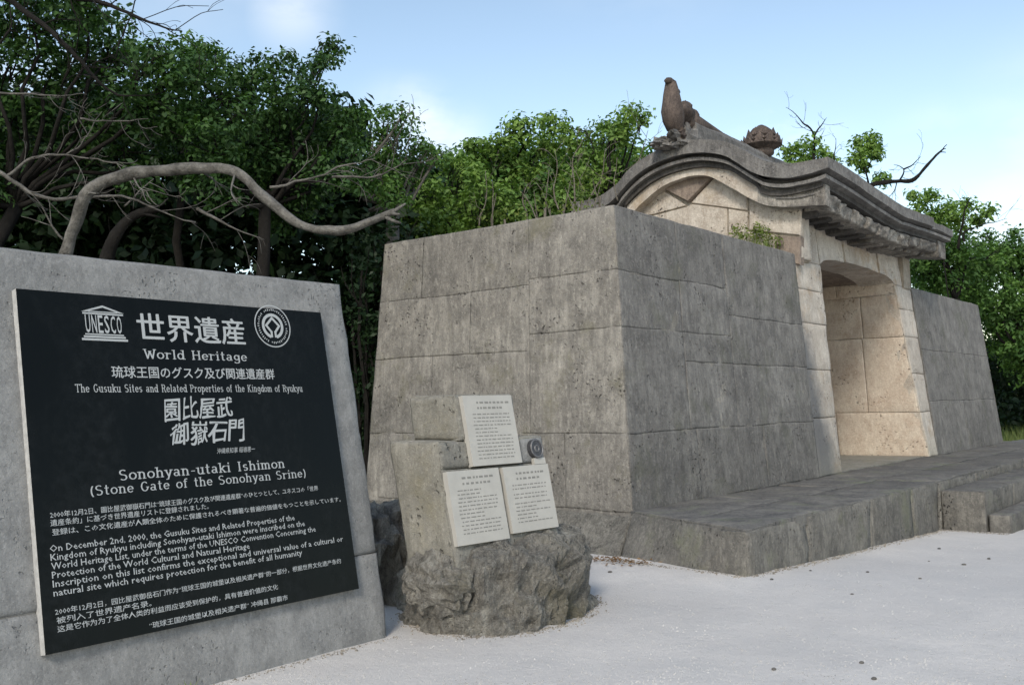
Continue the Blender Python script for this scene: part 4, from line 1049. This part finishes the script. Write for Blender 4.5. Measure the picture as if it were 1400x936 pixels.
def tree(name, label, blobs, d, leaf, lm, bm, dens=1., clump=.20, per=34, trunk_r=.10, group=None, dd=.5, base=None, branches=(), limbs=True, flat_=.75, shell=.55, cat='tree'):
    """blobs: (u, v, r_px[, d]) survey bearings; the crown is filled with clumps round each centre"""
    cs = []
    for bl in blobs:
        dist = bl[3] if len(bl) > 3 else d + random.uniform(-dd, dd)
        cs.append((at(bl[0], bl[1], dist), bl[2] / 1336. * dist))
    w = sum(c[1] ** 3 for c in cs); m = sum((c[0] * c[1] ** 3 for c in cs), Vector()) / w
    bx, by = (m.x, m.y) if base is None else base
    z0 = -.35
    root = thing(name, label, cat, (bx, by, z0 + .2), group)
    lf = Leaves()
    for c, r in cs:
        n = max(3, int(dens * 3.0 * (r / clump) ** 2.25 + 3))
        for _ in range(n):
            v = Vector(rng.normal(size=3)).normalized(); rad = r * (shell + (1 - shell) * random.random()) if random.random() < .75 else r * random.random()
            q = c + Vector((v.x, v.y, v.z * .9)) * rad
            lf.cluster(q, clump * random.uniform(.6, 1.25), int(per * random.uniform(.6, 1.3)), leaf, flat_)
    o, n = lf.build('crown', lm, root); NL[0] += n
    low = min(c[0].z - c[1] * .3 for c in cs); fork = Vector((m.x, m.y, max(z0 + .5, min(low, m.z - .3))))
    V, F = [], []
    if not limbs: trunk_r *= .5
    tube('trunk', rough_path((bx, by, z0), fork, 7, .25, trunk_r, trunk_r * .75), None, None, 8, V, F, True)
    mesh('trunk', V, F, bm, root, smooth=True)
    if limbs:
        for c, r in cs:
            V, F = [], []
            tube('limb', rough_path(fork, c, 7, .5, trunk_r * .34, trunk_r * .10), None, None, 6, V, F, True)
            for _ in range(5):
                v = Vector(rng.normal(size=3)).normalized(); s = c.lerp(fork, random.uniform(0, .4))
                tube('l', rough_path(s, c + v * r * .95, 4, .15, trunk_r * .09, .004), None, None, 4, V, F, True)
            mesh('limb', V, F, bm, root, smooth=True)
    for br in branches: branch(root, br, bm)
    return root
def branch(root, br, bm, twigs=True):
    pts, r0, r1, dist, mm = br; V, F = [], []
    big = r0 > .045
    C = spline([at(u, v, dist if isinstance(dist, (int, float)) else dist[0] + (dist[1] - dist[0]) * i / (len(pts) - 1)) for i, (u, v) in enumerate(pts)], 5)
    n = len(C); sd = random.random() * 40; rr0 = r0 if big else r0 * .8; rr1 = r1 if big else .0025
    Q = []
    for i, p in enumerate(C):
        k = (.016 if big else .035) * min(1, i / 3)
        q = p + Vector((nz3(p, 3.5, sd), nz3(p, 3.5, sd + 9), nz3(p, 3.5, sd + 17))) * k + Vector((nz3(p, 11, sd), 0, nz3(p, 11, sd + 7))) * k * .4
        Q.append(q)
    P = [(q.x, q.y, q.z, (rr0 + (rr1 - rr0) * i / (n - 1)) * (1 + .22 * nz3(q, 5, sd))) for i, q in enumerate(Q)]
    tube('b', P, None, None, 10, V, F, True, wob=.3)
    if big:   # splintered stubs at the broken end and knots
        e = Q[-1]; d = (Q[-1] - Q[-3]).normalized()
        for (a_, b_, l_) in ((.02, .03, .12), (-.02, -.04, .10), (.0, -.09, .08)): tube('s', rough_path(Q[-2 if b_ > -.08 else -4], e + d * l_ * .5 + Vector((a_, 0, b_)), 4, .02, rr1 * .75, .006), None, None, 6, V, F, True, wob=.3)
    for i in range(2, n - 1, 2 if not big else 7):
        if big and i > n * .6: continue
        v = Vector(rng.normal(size=3)); d = (Q[min(i + 1, n - 1)] - Q[i - 1]).normalized(); v = (v - d * v.dot(d)).normalized() + d * .8
        L = random.uniform(.12, .45); e = Q[i] + v.normalized() * L; r_ = max(.003, P[i][3] * .35) if not big else .009
        tw = rough_path(Q[i], e, 6, .12, r_, .002); tube('t', tw, None, None, 5, V, F, True)
        for _ in range(2):
            a_ = Vector(tw[random.randint(2, 5)][:3]); tube('t', rough_path(a_, a_ + (v + Vector(rng.normal(size=3)) * .6).normalized() * L * .45, 4, .06, r_ * .5, .0015), None, None, 4, V, F, True)
    return mesh('branch', V, F, mm or bm, root, smooth=True)

# left wood: dark trees behind the sign
b_limb = ([(88, 350), (104, 300), (122, 262), (170, 240), (230, 234), (290, 232), (325, 236), (355, 262), (395, 298), (430, 312), (478, 312), (512, 300), (541, 288)], .046, .022, (6.6, 6.2), M_limb)
tA = tree('broadleaf_tree', 'dark leafy tree at the far left with a long bare curved limb over the sign',
     [(10, 50, 70), (95, 70, 75), (150, 55, 45), (30, 150, 70), (120, 150, 75), (205, 130, 60), (-90, 120, 110), (60, 225, 40), (170, 200, 55), (255, 95, 38), (215, 85, 30), (-60, 250, 80), (120, 20, 55), (40, 0, 60), (190, 255, 30)],
     8.6, .065, L_dark, M_barkd, dens=1.5, clump=.17, per=36, trunk_r=.08, base=(1.6, 7.6), group='trees behind the sign',
     branches=[b_limb,
       ([(0, 235), (50, 265), (104, 269), (169, 269), (215, 288), (269, 304)], .020, .008, 6.9, M_bark),
       ([(10, 240), (38, 217), (77, 213), (131, 217), (173, 231)], .016, .007, 7.2, M_bark),
       ([(5, -4), (46, 23), (100, 77), (127, 108), (173, 135), (208, 133)], .028, .008, 6.8, M_barkd),
       ([(-10, 127), (58, 129), (119, 133)], .012, .006, 7.3, M_bark),
       ([(110, 162), (150, 164), (204, 163)], .010, .005, 7.3, M_bark),
       ([(85, -10), (115, 0), (173, 15), (215, 31), (250, 42)], .022, .010, 6.0, M_barkd),
       ([(192, -20), (185, 20), (170, 50), (158, 78)], .007, .003, 6.5, M_barkd),
       ([(269, 285), (308, 308), (365, 327)], .016, .010, 7.0, M_bark),
       ([(170, 282), (190, 262), (212, 245)], .009, .004, 7.0, M_bark),
       ([(90, 212), (115, 190), (140, 150)], .009, .004, 7.4, M_bark),
       ([(0, 60), (14, 30), (8, -10)], .012, .006, 6.8, M_barkd)])
tB = tree('evergreen_tree', 'large dark evergreen tree behind the sign, crown rising right of its centre',
     [(300, 120, 45), (345, 115, 42), (395, 110, 40), (425, 130, 34), (365, 165, 60), (290, 180, 60), (430, 185, 52), (470, 175, 32), (340, 225, 50), (410, 240, 55), (240, 160, 45), (280, 85, 22), (480, 235, 45), (445, 72, 20), (432, 88, 10), (458, 64, 10), (300, 260, 38), (250, 215, 30), (385, 280, 45)],
     8.9, .055, L_dark, M_barkd, dens=1.6, clump=.15, per=42, trunk_r=.075, group='trees behind the sign',
     branches=[([(369, 256), (427, 244), (469, 227), (515, 215)], .014, .005, 7.4, M_bark), ([(454, 242), (500, 242), (531, 231), (560, 215)], .012, .004, 7.4, M_bark),
               ([(120, 480), (135, 400), (150, 340), (175, 300), (215, 285)], .07, .03, 8.2, M_barkd)])
tC = tree('broadleaf_tree', 'medium green tree with a loose ragged top behind the left end of the wall',
     [(525, 165, 26), (548, 160, 20), (510, 195, 32), (550, 195, 28), (575, 215, 20), (600, 214, 12), (520, 235, 36), (560, 245, 34), (585, 200, 12), (530, 275, 34)],
     9.8, .055, L_mid, M_bark, dens=1.2, clump=.15, per=38, trunk_r=.09, group='trees behind the wall')
tD = tree('broadleaf_tree', 'bright bushy tree just above the left corner of the wall',
     [(590, 270, 40), (630, 250, 36), (660, 262, 34), (610, 305, 38), (650, 300, 38), (690, 280, 34), (580, 320, 36), (700, 300, 26), (620, 225, 18), (560, 300, 40), (550, 340, 40)],
     11.5, .065, L_bright, M_barkd, dens=1.4, clump=.17, per=40, trunk_r=.06, group='trees behind the wall')
tE = tree('broadleaf_tree', 'bright round-crowned tree above the middle of the side wall',
     [(655, 205, 22), (690, 190, 24), (725, 175, 22), (752, 172, 20), (668, 225, 24), (735, 205, 22), (700, 225, 26), (650, 235, 20), (745, 235, 26), (720, 255, 30), (760, 200, 14)],
     13.0, .08, L_bright, M_barkd, dens=1.5, clump=.18, per=42, trunk_r=.07, group='trees behind the wall')
tF = tree('twiggy_tree', 'green tree with pale bare stems left of the curved gable',
     [(790, 200, 24), (820, 190, 26), (852, 165, 22), (868, 158, 16), (840, 185, 26), (810, 225, 28), (850, 215, 26), (780, 245, 28), (830, 245, 30), (858, 240, 16), (770, 270, 24), (885, 162, 9), (812, 265, 24), (780, 175, 12)],
     12.0, .065, L_bright, M_barkd, dens=1.35, clump=.16, per=40, trunk_r=.05, group='trees behind the wall',
     branches=[([(785, 290), (787, 250), (782, 215), (795, 190)], .014, .005, 10.6, M_barkp), ([(800, 290), (812, 262), (824, 238), (828, 205)], .013, .004, 10.6, M_barkp),
               ([(764, 288), (758, 262), (764, 230), (757, 205)], .012, .004, 10.8, M_barkp), ([(720, 290), (716, 270), (722, 252)], .010, .004, 10.8, M_barkp),
               ([(655, 310), (662, 280), (665, 235)], .012, .004, 10.8, M_barkp), ([(868, 225), (878, 205), (886, 180)], .009, .003, 11, M_barkp),
               ([(800, 262), (790, 240), (775, 222)], .008, .003, 10.6, M_barkp), ([(845, 275), (838, 245), (845, 215)], .009, .003, 10.6, M_barkp)])
tA2 = tree('broadleaf_tree', 'lighter green tree top catching light above the left of the sign', [(185, 85, 26), (235, 80, 30), (275, 68, 26), (300, 78, 24), (325, 95, 20), (215, 110, 26), (262, 105, 28), (175, 60, 14), (265, 150, 30)],
     9.6, .06, L_mid, M_barkd, dens=1.3, clump=.15, per=38, trunk_r=.05, group='trees behind the sign')
# low dry scrub right behind the wall top
def scrub(name, label, pts, d, lm, leaf, n, twig=6, group=None):
    c0 = at(*pts[len(pts) // 2], d)
    root = thing(name, label, 'bush', (c0.x, c0.y, -.2), group)
    lf = Leaves(); V, F = [], []
    for (u, v) in pts:
        c = at(u, v, d + random.uniform(-.3, .3))
        for _ in range(n): lf.cluster(c + Vector(rng.normal(size=3)) * .13, .10, 14, leaf, .9)
        for _ in range(twig // 3):
            b = c + Vector((random.uniform(-.15, .15), random.uniform(-.15, .15), -.35)); e = b + Vector((random.uniform(-.25, .25), random.uniform(-.25, .25), random.uniform(.35, .75)))
            tube('t', rough_path(b, e, 4, .15, .009, .003), None, None, 4, V, F, True)
        tube('t', rough_path((c.x, c.y, -.3), c, 4, .2, .03, .012), None, None, 5, V, F, True)
    _, k = lf.build('crown', lm, root); NL[0] += k
    mesh('stem', V, F, M_barkd if lm is L_wood else M_barkp, root)
    return root
scrub('scrub_bush', 'dry yellowish scrub along the top edge of the side wall', [(690, 300), (720, 292), (745, 285), (770, 280), (795, 275), (820, 268)], 9.6, L_yel, .045, 5)
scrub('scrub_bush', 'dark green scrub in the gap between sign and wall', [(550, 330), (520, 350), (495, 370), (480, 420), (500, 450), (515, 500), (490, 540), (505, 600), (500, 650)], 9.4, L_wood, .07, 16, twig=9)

# right side
tG = tree('broadleaf_tree', 'small leafy crown with a bare forked top behind the lotus finial',
     [(1080, 208, 13), (1100, 205, 12), (1120, 212, 14), (1105, 222, 14), (1085, 222, 12), (1110, 196, 9), (1135, 220, 10)],
     17, .09, L_bright, M_barkd, dens=1.6, clump=.17, per=32, trunk_r=.06, group='trees behind the roof', limbs=False,
     branches=[([(1113, 240), (1113, 186), (1099, 167), (1074, 147)], .035, .012, 16.5, M_barkd), ([(1113, 186), (1121, 172), (1128, 160)], .02, .006, 16.5, M_barkd),
               ([(1141, 235), (1140, 210), (1143, 190)], .02, .006, 16.5, M_barkd)])
tH = tree('broadleaf_tree', 'small round tuft of green crown beside a bare dead branch behind the roof',
     [(1178, 195, 12), (1195, 192, 10), (1170, 212, 12), (1188, 215, 13), (1178, 228, 10), (1205, 248, 9), (1195, 205, 9)],
     17, .09, L_bright, M_barkd, dens=1.7, clump=.16, per=32, trunk_r=.06, group='trees behind the roof', limbs=False,
     branches=[([(1170, 300), (1185, 262), (1195, 252), (1226, 248), (1251, 245), (1269, 223), (1280, 212), (1291, 204)], .05, .012, 16, M_barkd), ([(1229, 248), (1236, 232), (1222, 225)], .022, .006, 16, M_barkd), ([(1192, 262), (1184, 240), (1180, 218), (1178, 198)], .03, .01, 17, M_barkd), ([(1184, 240), (1192, 215), (1194, 196)], .015, .006, 17, M_barkd),
               ([(1235, 232), (1248, 222), (1258, 214)], .018, .005, 16, M_barkd), ([(1226, 249), (1222, 262), (1214, 272)], .015, .004, 16, M_barkd)])
tI = tree('broadleaf_tree', 'yellow green crown rising past the right end of the roof',
     [(1255, 272, 15), (1272, 268, 12), (1285, 288, 18), (1265, 290, 15), (1305, 292, 16), (1322, 280, 10), (1310, 305, 14), (1340, 296, 12), (1285, 305, 16), (1355, 292, 8)],
     18, .09, L_bright, M_barkd, dens=1.5, clump=.18, per=32, trunk_r=.03, group='trees beyond the right wall', limbs=False,
     branches=[([(1318, 330), (1320, 316), (1344, 308), (1376, 300)], .03, .01, 17.5, M_barkd), ([(1310, 340), (1318, 290), (1327, 268)], .03, .01, 17.5, M_barkd)])
tJ = tree('broadleaf_tree', 'dense green tree directly above the right wall',
     [(1270, 345, 34), (1310, 340, 32), (1300, 375, 34), (1345, 350, 34), (1275, 385, 24), (1330, 400, 34), (1265, 325, 18), (1262, 360, 24), (1240, 345, 22)],
     19, .095, L_mid, M_barkd, dens=1.5, clump=.22, per=40, trunk_r=.13, group='trees beyond the right wall')
tK = tree('broadleaf_tree', 'dense green tree at the right edge of the photo',
     [(1385, 360, 34), (1420, 345, 40), (1365, 400, 36), (1400, 420, 40), (1440, 410, 50), (1385, 465, 38), (1360, 440, 26), (1420, 490, 44), (1385, 322, 8), (1350, 322, 8), (1480, 380, 50)],
     20, .10, L_mid, M_barkd, dens=1.5, clump=.24, per=40, trunk_r=.13, group='trees beyond the right wall')
# far, shaded wood: one mass nobody could count
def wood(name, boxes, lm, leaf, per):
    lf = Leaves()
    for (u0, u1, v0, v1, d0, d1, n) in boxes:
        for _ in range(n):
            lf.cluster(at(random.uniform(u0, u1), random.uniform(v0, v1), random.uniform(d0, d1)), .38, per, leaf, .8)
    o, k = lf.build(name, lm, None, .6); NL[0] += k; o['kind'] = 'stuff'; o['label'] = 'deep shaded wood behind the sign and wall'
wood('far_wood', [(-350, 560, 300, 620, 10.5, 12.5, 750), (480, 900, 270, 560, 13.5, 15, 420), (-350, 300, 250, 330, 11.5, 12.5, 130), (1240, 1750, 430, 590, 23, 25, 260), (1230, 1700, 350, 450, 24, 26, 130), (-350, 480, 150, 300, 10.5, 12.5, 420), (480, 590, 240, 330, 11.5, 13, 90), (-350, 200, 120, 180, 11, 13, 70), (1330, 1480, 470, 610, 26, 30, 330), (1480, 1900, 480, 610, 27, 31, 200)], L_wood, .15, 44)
lf = Leaves()
for (u0, u1, v0, v1, d0, d1, n) in [(560, 790, 235, 320, 12.5, 14.5, 190), (770, 875, 205, 300, 13, 14.5, 110), (600, 660, 215, 260, 13, 14, 30), (680, 790, 205, 250, 14, 15, 60), (1240, 1480, 330, 480, 20.5, 23, 260), (1230, 1300, 300, 340, 20, 22, 24)]:
    for _ in range(n): lf.cluster(at(random.uniform(u0, u1), random.uniform(v0, v1), random.uniform(d0, d1)), .34, 46, .10, .8)
o, k = lf.build('mid_thicket', L_mid, None); NL[0] += k; o['kind'] = 'stuff'; o['label'] = 'dense green thicket filling in behind the nearer trees'
print('leaves', NL[0], time.time() - T0)

# grass beyond the right wall, weeds and litter
lf = Leaves()
def blades(name, spots, m, h, w, n, label=None, cat=None, kind=None, spread=.1):
    V, F = [], []
    for (x, y, z) in spots:
        for _ in range(n):
            a = random.uniform(0, 6.28); bx = x + random.gauss(0, spread); by = y + random.gauss(0, spread); hh = h * random.uniform(.5, 1.2); le = hh * random.uniform(.1, .6); ww = w * random.uniform(.6, 1.2)
            c, s = math.cos(a), math.sin(a); k = len(V)
            V += [(bx - s * ww, by + c * ww, z), (bx + s * ww, by - c * ww, z), (bx + c * le * .4 + s * ww * .7, by + s * le * .4 - c * ww * .7, z + hh * .6), (bx + c * le * .4 - s * ww * .7, by + s * le * .4 + c * ww * .7, z + hh * .6), (bx + c * le, by + s * le, z + hh)]
            F += [(k, k + 1, k + 2, k + 3), (k + 3, k + 2, k + 4)]
    if kind:
        o = mesh(name, V, F, m); o['kind'] = kind; o['label'] = label; return o
    return root_mesh(name, V, F, m, label, cat)
sp_ = []
for _ in range(500):
    d = random.uniform(19, 30); p = at(random.uniform(1355, 1500), 590, d); sp_.append((p.x, p.y, gz(p.x, p.y)))
blades('grass', sp_, L_grass, .55, .012, 14, 'rough yellowish grass beyond the right wall', kind='stuff', spread=.35)
pw = [onx(1015, 318, 9.5), onx(1032, 324, 9.5), onx(1045, 330, 9.5), onx(1025, 322, 9.3), onx(1060, 335, 9.5)]
blades('weed', [(p.x, p.y, ZT - .01) for p in pw] + [(9.35, 4.2, ZT - .01), (9.4, 4.4, ZT - .01), (9.2, 4.1, ZT)], L_yel, .22, .005, 60, 'tuft of weeds growing on the wall top against the gable', 'weed', spread=.07)
q = at(262, 928, 3.0); p = Vector((2.02, 3.10, 0))
blades('weed', [(2.00, 3.10, gz(2, 3.1))], L_yel, .05, .004, 16, 'tiny green weed at the foot of the sign slab', 'weed', spread=.015)
wd = thing('bush', 'small leafy weed patch sprouting from the gable wall above the wing', 'bush', (9.3, 4.1, ZT))
lf = Leaves()
for p in [onx(1010, 316, 9.3), onx(1030, 318, 9.32), onx(1045, 322, 9.3), onx(1060, 330, 9.33), onx(1020, 326, 9.25), onx(1040, 312, 9.36)]: lf.cluster(p, .10, 90, .035, .8)
lf.build('crown', L_yel, wd)
# dry leaves drift
V, F = [], []
for _ in range(190):
    t = random.random() * .38; x = 5.50 - .06 * t + random.gauss(0, .05) - .05; y = 3.55 - 1.0 * t * .75 + random.gauss(0, .09)
    x = 5.39 - .10 * t - abs(random.gauss(0, .11)); a = random.uniform(0, 6.28); r = random.uniform(.007, .017); z = gz(x, y) + random.uniform(.002, .03)
    c, s = math.cos(a), math.sin(a); k = len(V)
    V += [(x - c * r, y - s * r, z), (x - s * r * .5, y + c * r * .5, z + random.uniform(0, .012)), (x + c * r, y + s * r, z + .004), (x + s * r * .5, y - c * r * .5, z + random.uniform(0, .012))]; F.append((k, k + 1, k + 2, k + 3))
o = mesh('leaf_litter', V, F, L_dry); o['kind'] = 'stuff'; o['label'] = 'brown dry leaves drifted against the platform foot'
# loose pebbles and twigs on the sand
from mathutils import geometry
def ground_at(u, v):
    r = ray(u, v); z = 0.
    for _ in range(6):
        p = CAM + r * (z - CAM[2]) / r[2]; z = gz(p[0], p[1])
    return Vector((p[0], p[1], z))
pb = [(1284, 750, 'dark pebble on the sand closest to the corner of the platform steps'), (1270, 767, 'dark pebble just in front of the one nearest the steps'), (1318, 772, 'dark pebble on the sand below the steps, farthest right of three'),
      (1258, 791, 'roundest dark pebble in the open sand right of centre'), (1352, 764, 'flat dark chip lying at the right edge of the sand'), (1165, 812, 'lone small pebble in the middle of the open sand'),
      (1108, 780, 'small pebble close to the platform face, right of its corner'), (1058, 915, 'small pebble on the near sand at the bottom of the photo'), (1178, 906, 'long flat chip on the near sand at the bottom right'),
      (1055, 792, 'small chip lying beside the near corner of the platform'), (834, 782, 'small dark chip on the sand right of the marker boulder'), (1186, 782, 'pale brown chip on the sand midway along the platform face'), (1195, 928, 'flat chip at the very bottom edge of the sand')]
for i, (u, v, lb) in enumerate(pb):
    p = ground_at(u, v); s = random.uniform(.009, .019); fl = random.uniform(.3, .6)
    V = []; F = []; seg, rin = 7, 5
    for a in range(rin + 1):
        ph = math.pi * a / rin
        for k in range(seg):
            th = 2 * math.pi * k / seg; V.append((p.x + math.sin(ph) * math.cos(th) * s * random.uniform(.85, 1.2), p.y + math.sin(ph) * math.sin(th) * s * .8, p.z + s * .2 + math.cos(ph) * s * fl))
    for a in range(rin):
        for k in range(seg): F.append((a * seg + k, (a + 1) * seg + k, (a + 1) * seg + (k + 1) % seg, a * seg + (k + 1) % seg))
    root_mesh('pebble', V, F, M_bark if i % 3 else M_mort, lb, 'pebble', 'loose pebbles on the sand')
# crumbs of stone and dirt gathered along the foot of the stones
V, F = [], []
def crumb(x, y, r):
    z = gz(x, y); k = len(V); a = random.uniform(0, 2)
    V.extend([(x + r * math.cos(a + j * 2.09) * random.uniform(.7, 1.3), y + r * math.sin(a + j * 2.09), z - .001) for j in range(3)] + [(x, y, z + r * .9)])
    F.extend([(k, k + 1, k + 3), (k + 1, k + 2, k + 3), (k + 2, k, k + 3)])
for _ in range(2600):
    q_ = random.random(); o_ = abs(random.gauss(0, .035)); r = random.uniform(.002, .008) * (1 if random.random() < .9 else 1.7)
    if q_ < .40: x = random.uniform(5.25, 9.1); crumb(x, PY0 - .01 - o_, r)
    elif q_ < .5: t = random.random(); crumb(5.25 + .17 * t - o_, 2.5 + 1.05 * t, r)
    elif q_ < .8:
        i = random.random() * 10; k_ = int(i); f = i - k_; a_, b_ = foot[k_], foot[k_ + 1]; x = a_[0] + (b_[0] - a_[0]) * f; y = a_[1] + (b_[1] - a_[1]) * f
        dx, dy = x - 3.76, y - 3.1; L_ = math.hypot(dx, dy); crumb(x + dx / L_ * o_, y + dy / L_ * o_, r)
    elif q_ < .92: crumb(random.uniform(2.1, 3.1), 3.165 - o_ * .7, r * .7)
    else: crumb(9.1 - o_, random.uniform(1.95, 2.5), r)
o = mesh('stone_crumbs', V, F, simple('crumbs', (.22, .20, .17), .95, .1, 6, .4)); o['kind'] = 'stuff'; o['label'] = 'dark grit gathered along the foot of the stones'
# fine gravel over the sand in front
V, F = [], []
for _ in range(5200):
    u = random.uniform(250, 1420); v = 935 - (random.random() ** 1.4) * 200
    p = ground_at(u, v); 
    if (p.y > 2.45 and p.x > 5.2) or p.y > 3.7: continue
    r = random.uniform(.002, .0055); k = len(V); a = random.uniform(0, 2)
    V += [(p.x + r * math.cos(a + j * 2.09), p.y + r * math.sin(a + j * 2.09), p.z - .001) for j in range(3)] + [(p.x, p.y, p.z + r * .8)]
    F += [(k, k + 1, k + 3), (k + 1, k + 2, k + 3), (k + 2, k, k + 3)]
o = mesh('gravel', V, F, simple('gravel_grain', (.42, .41, .39), .9, .2, 3, .35)); o['kind'] = 'stuff'; o['label'] = 'fine pale coral grit scattered over the sand'
print('done leaves', NL[0], time.time() - T0)
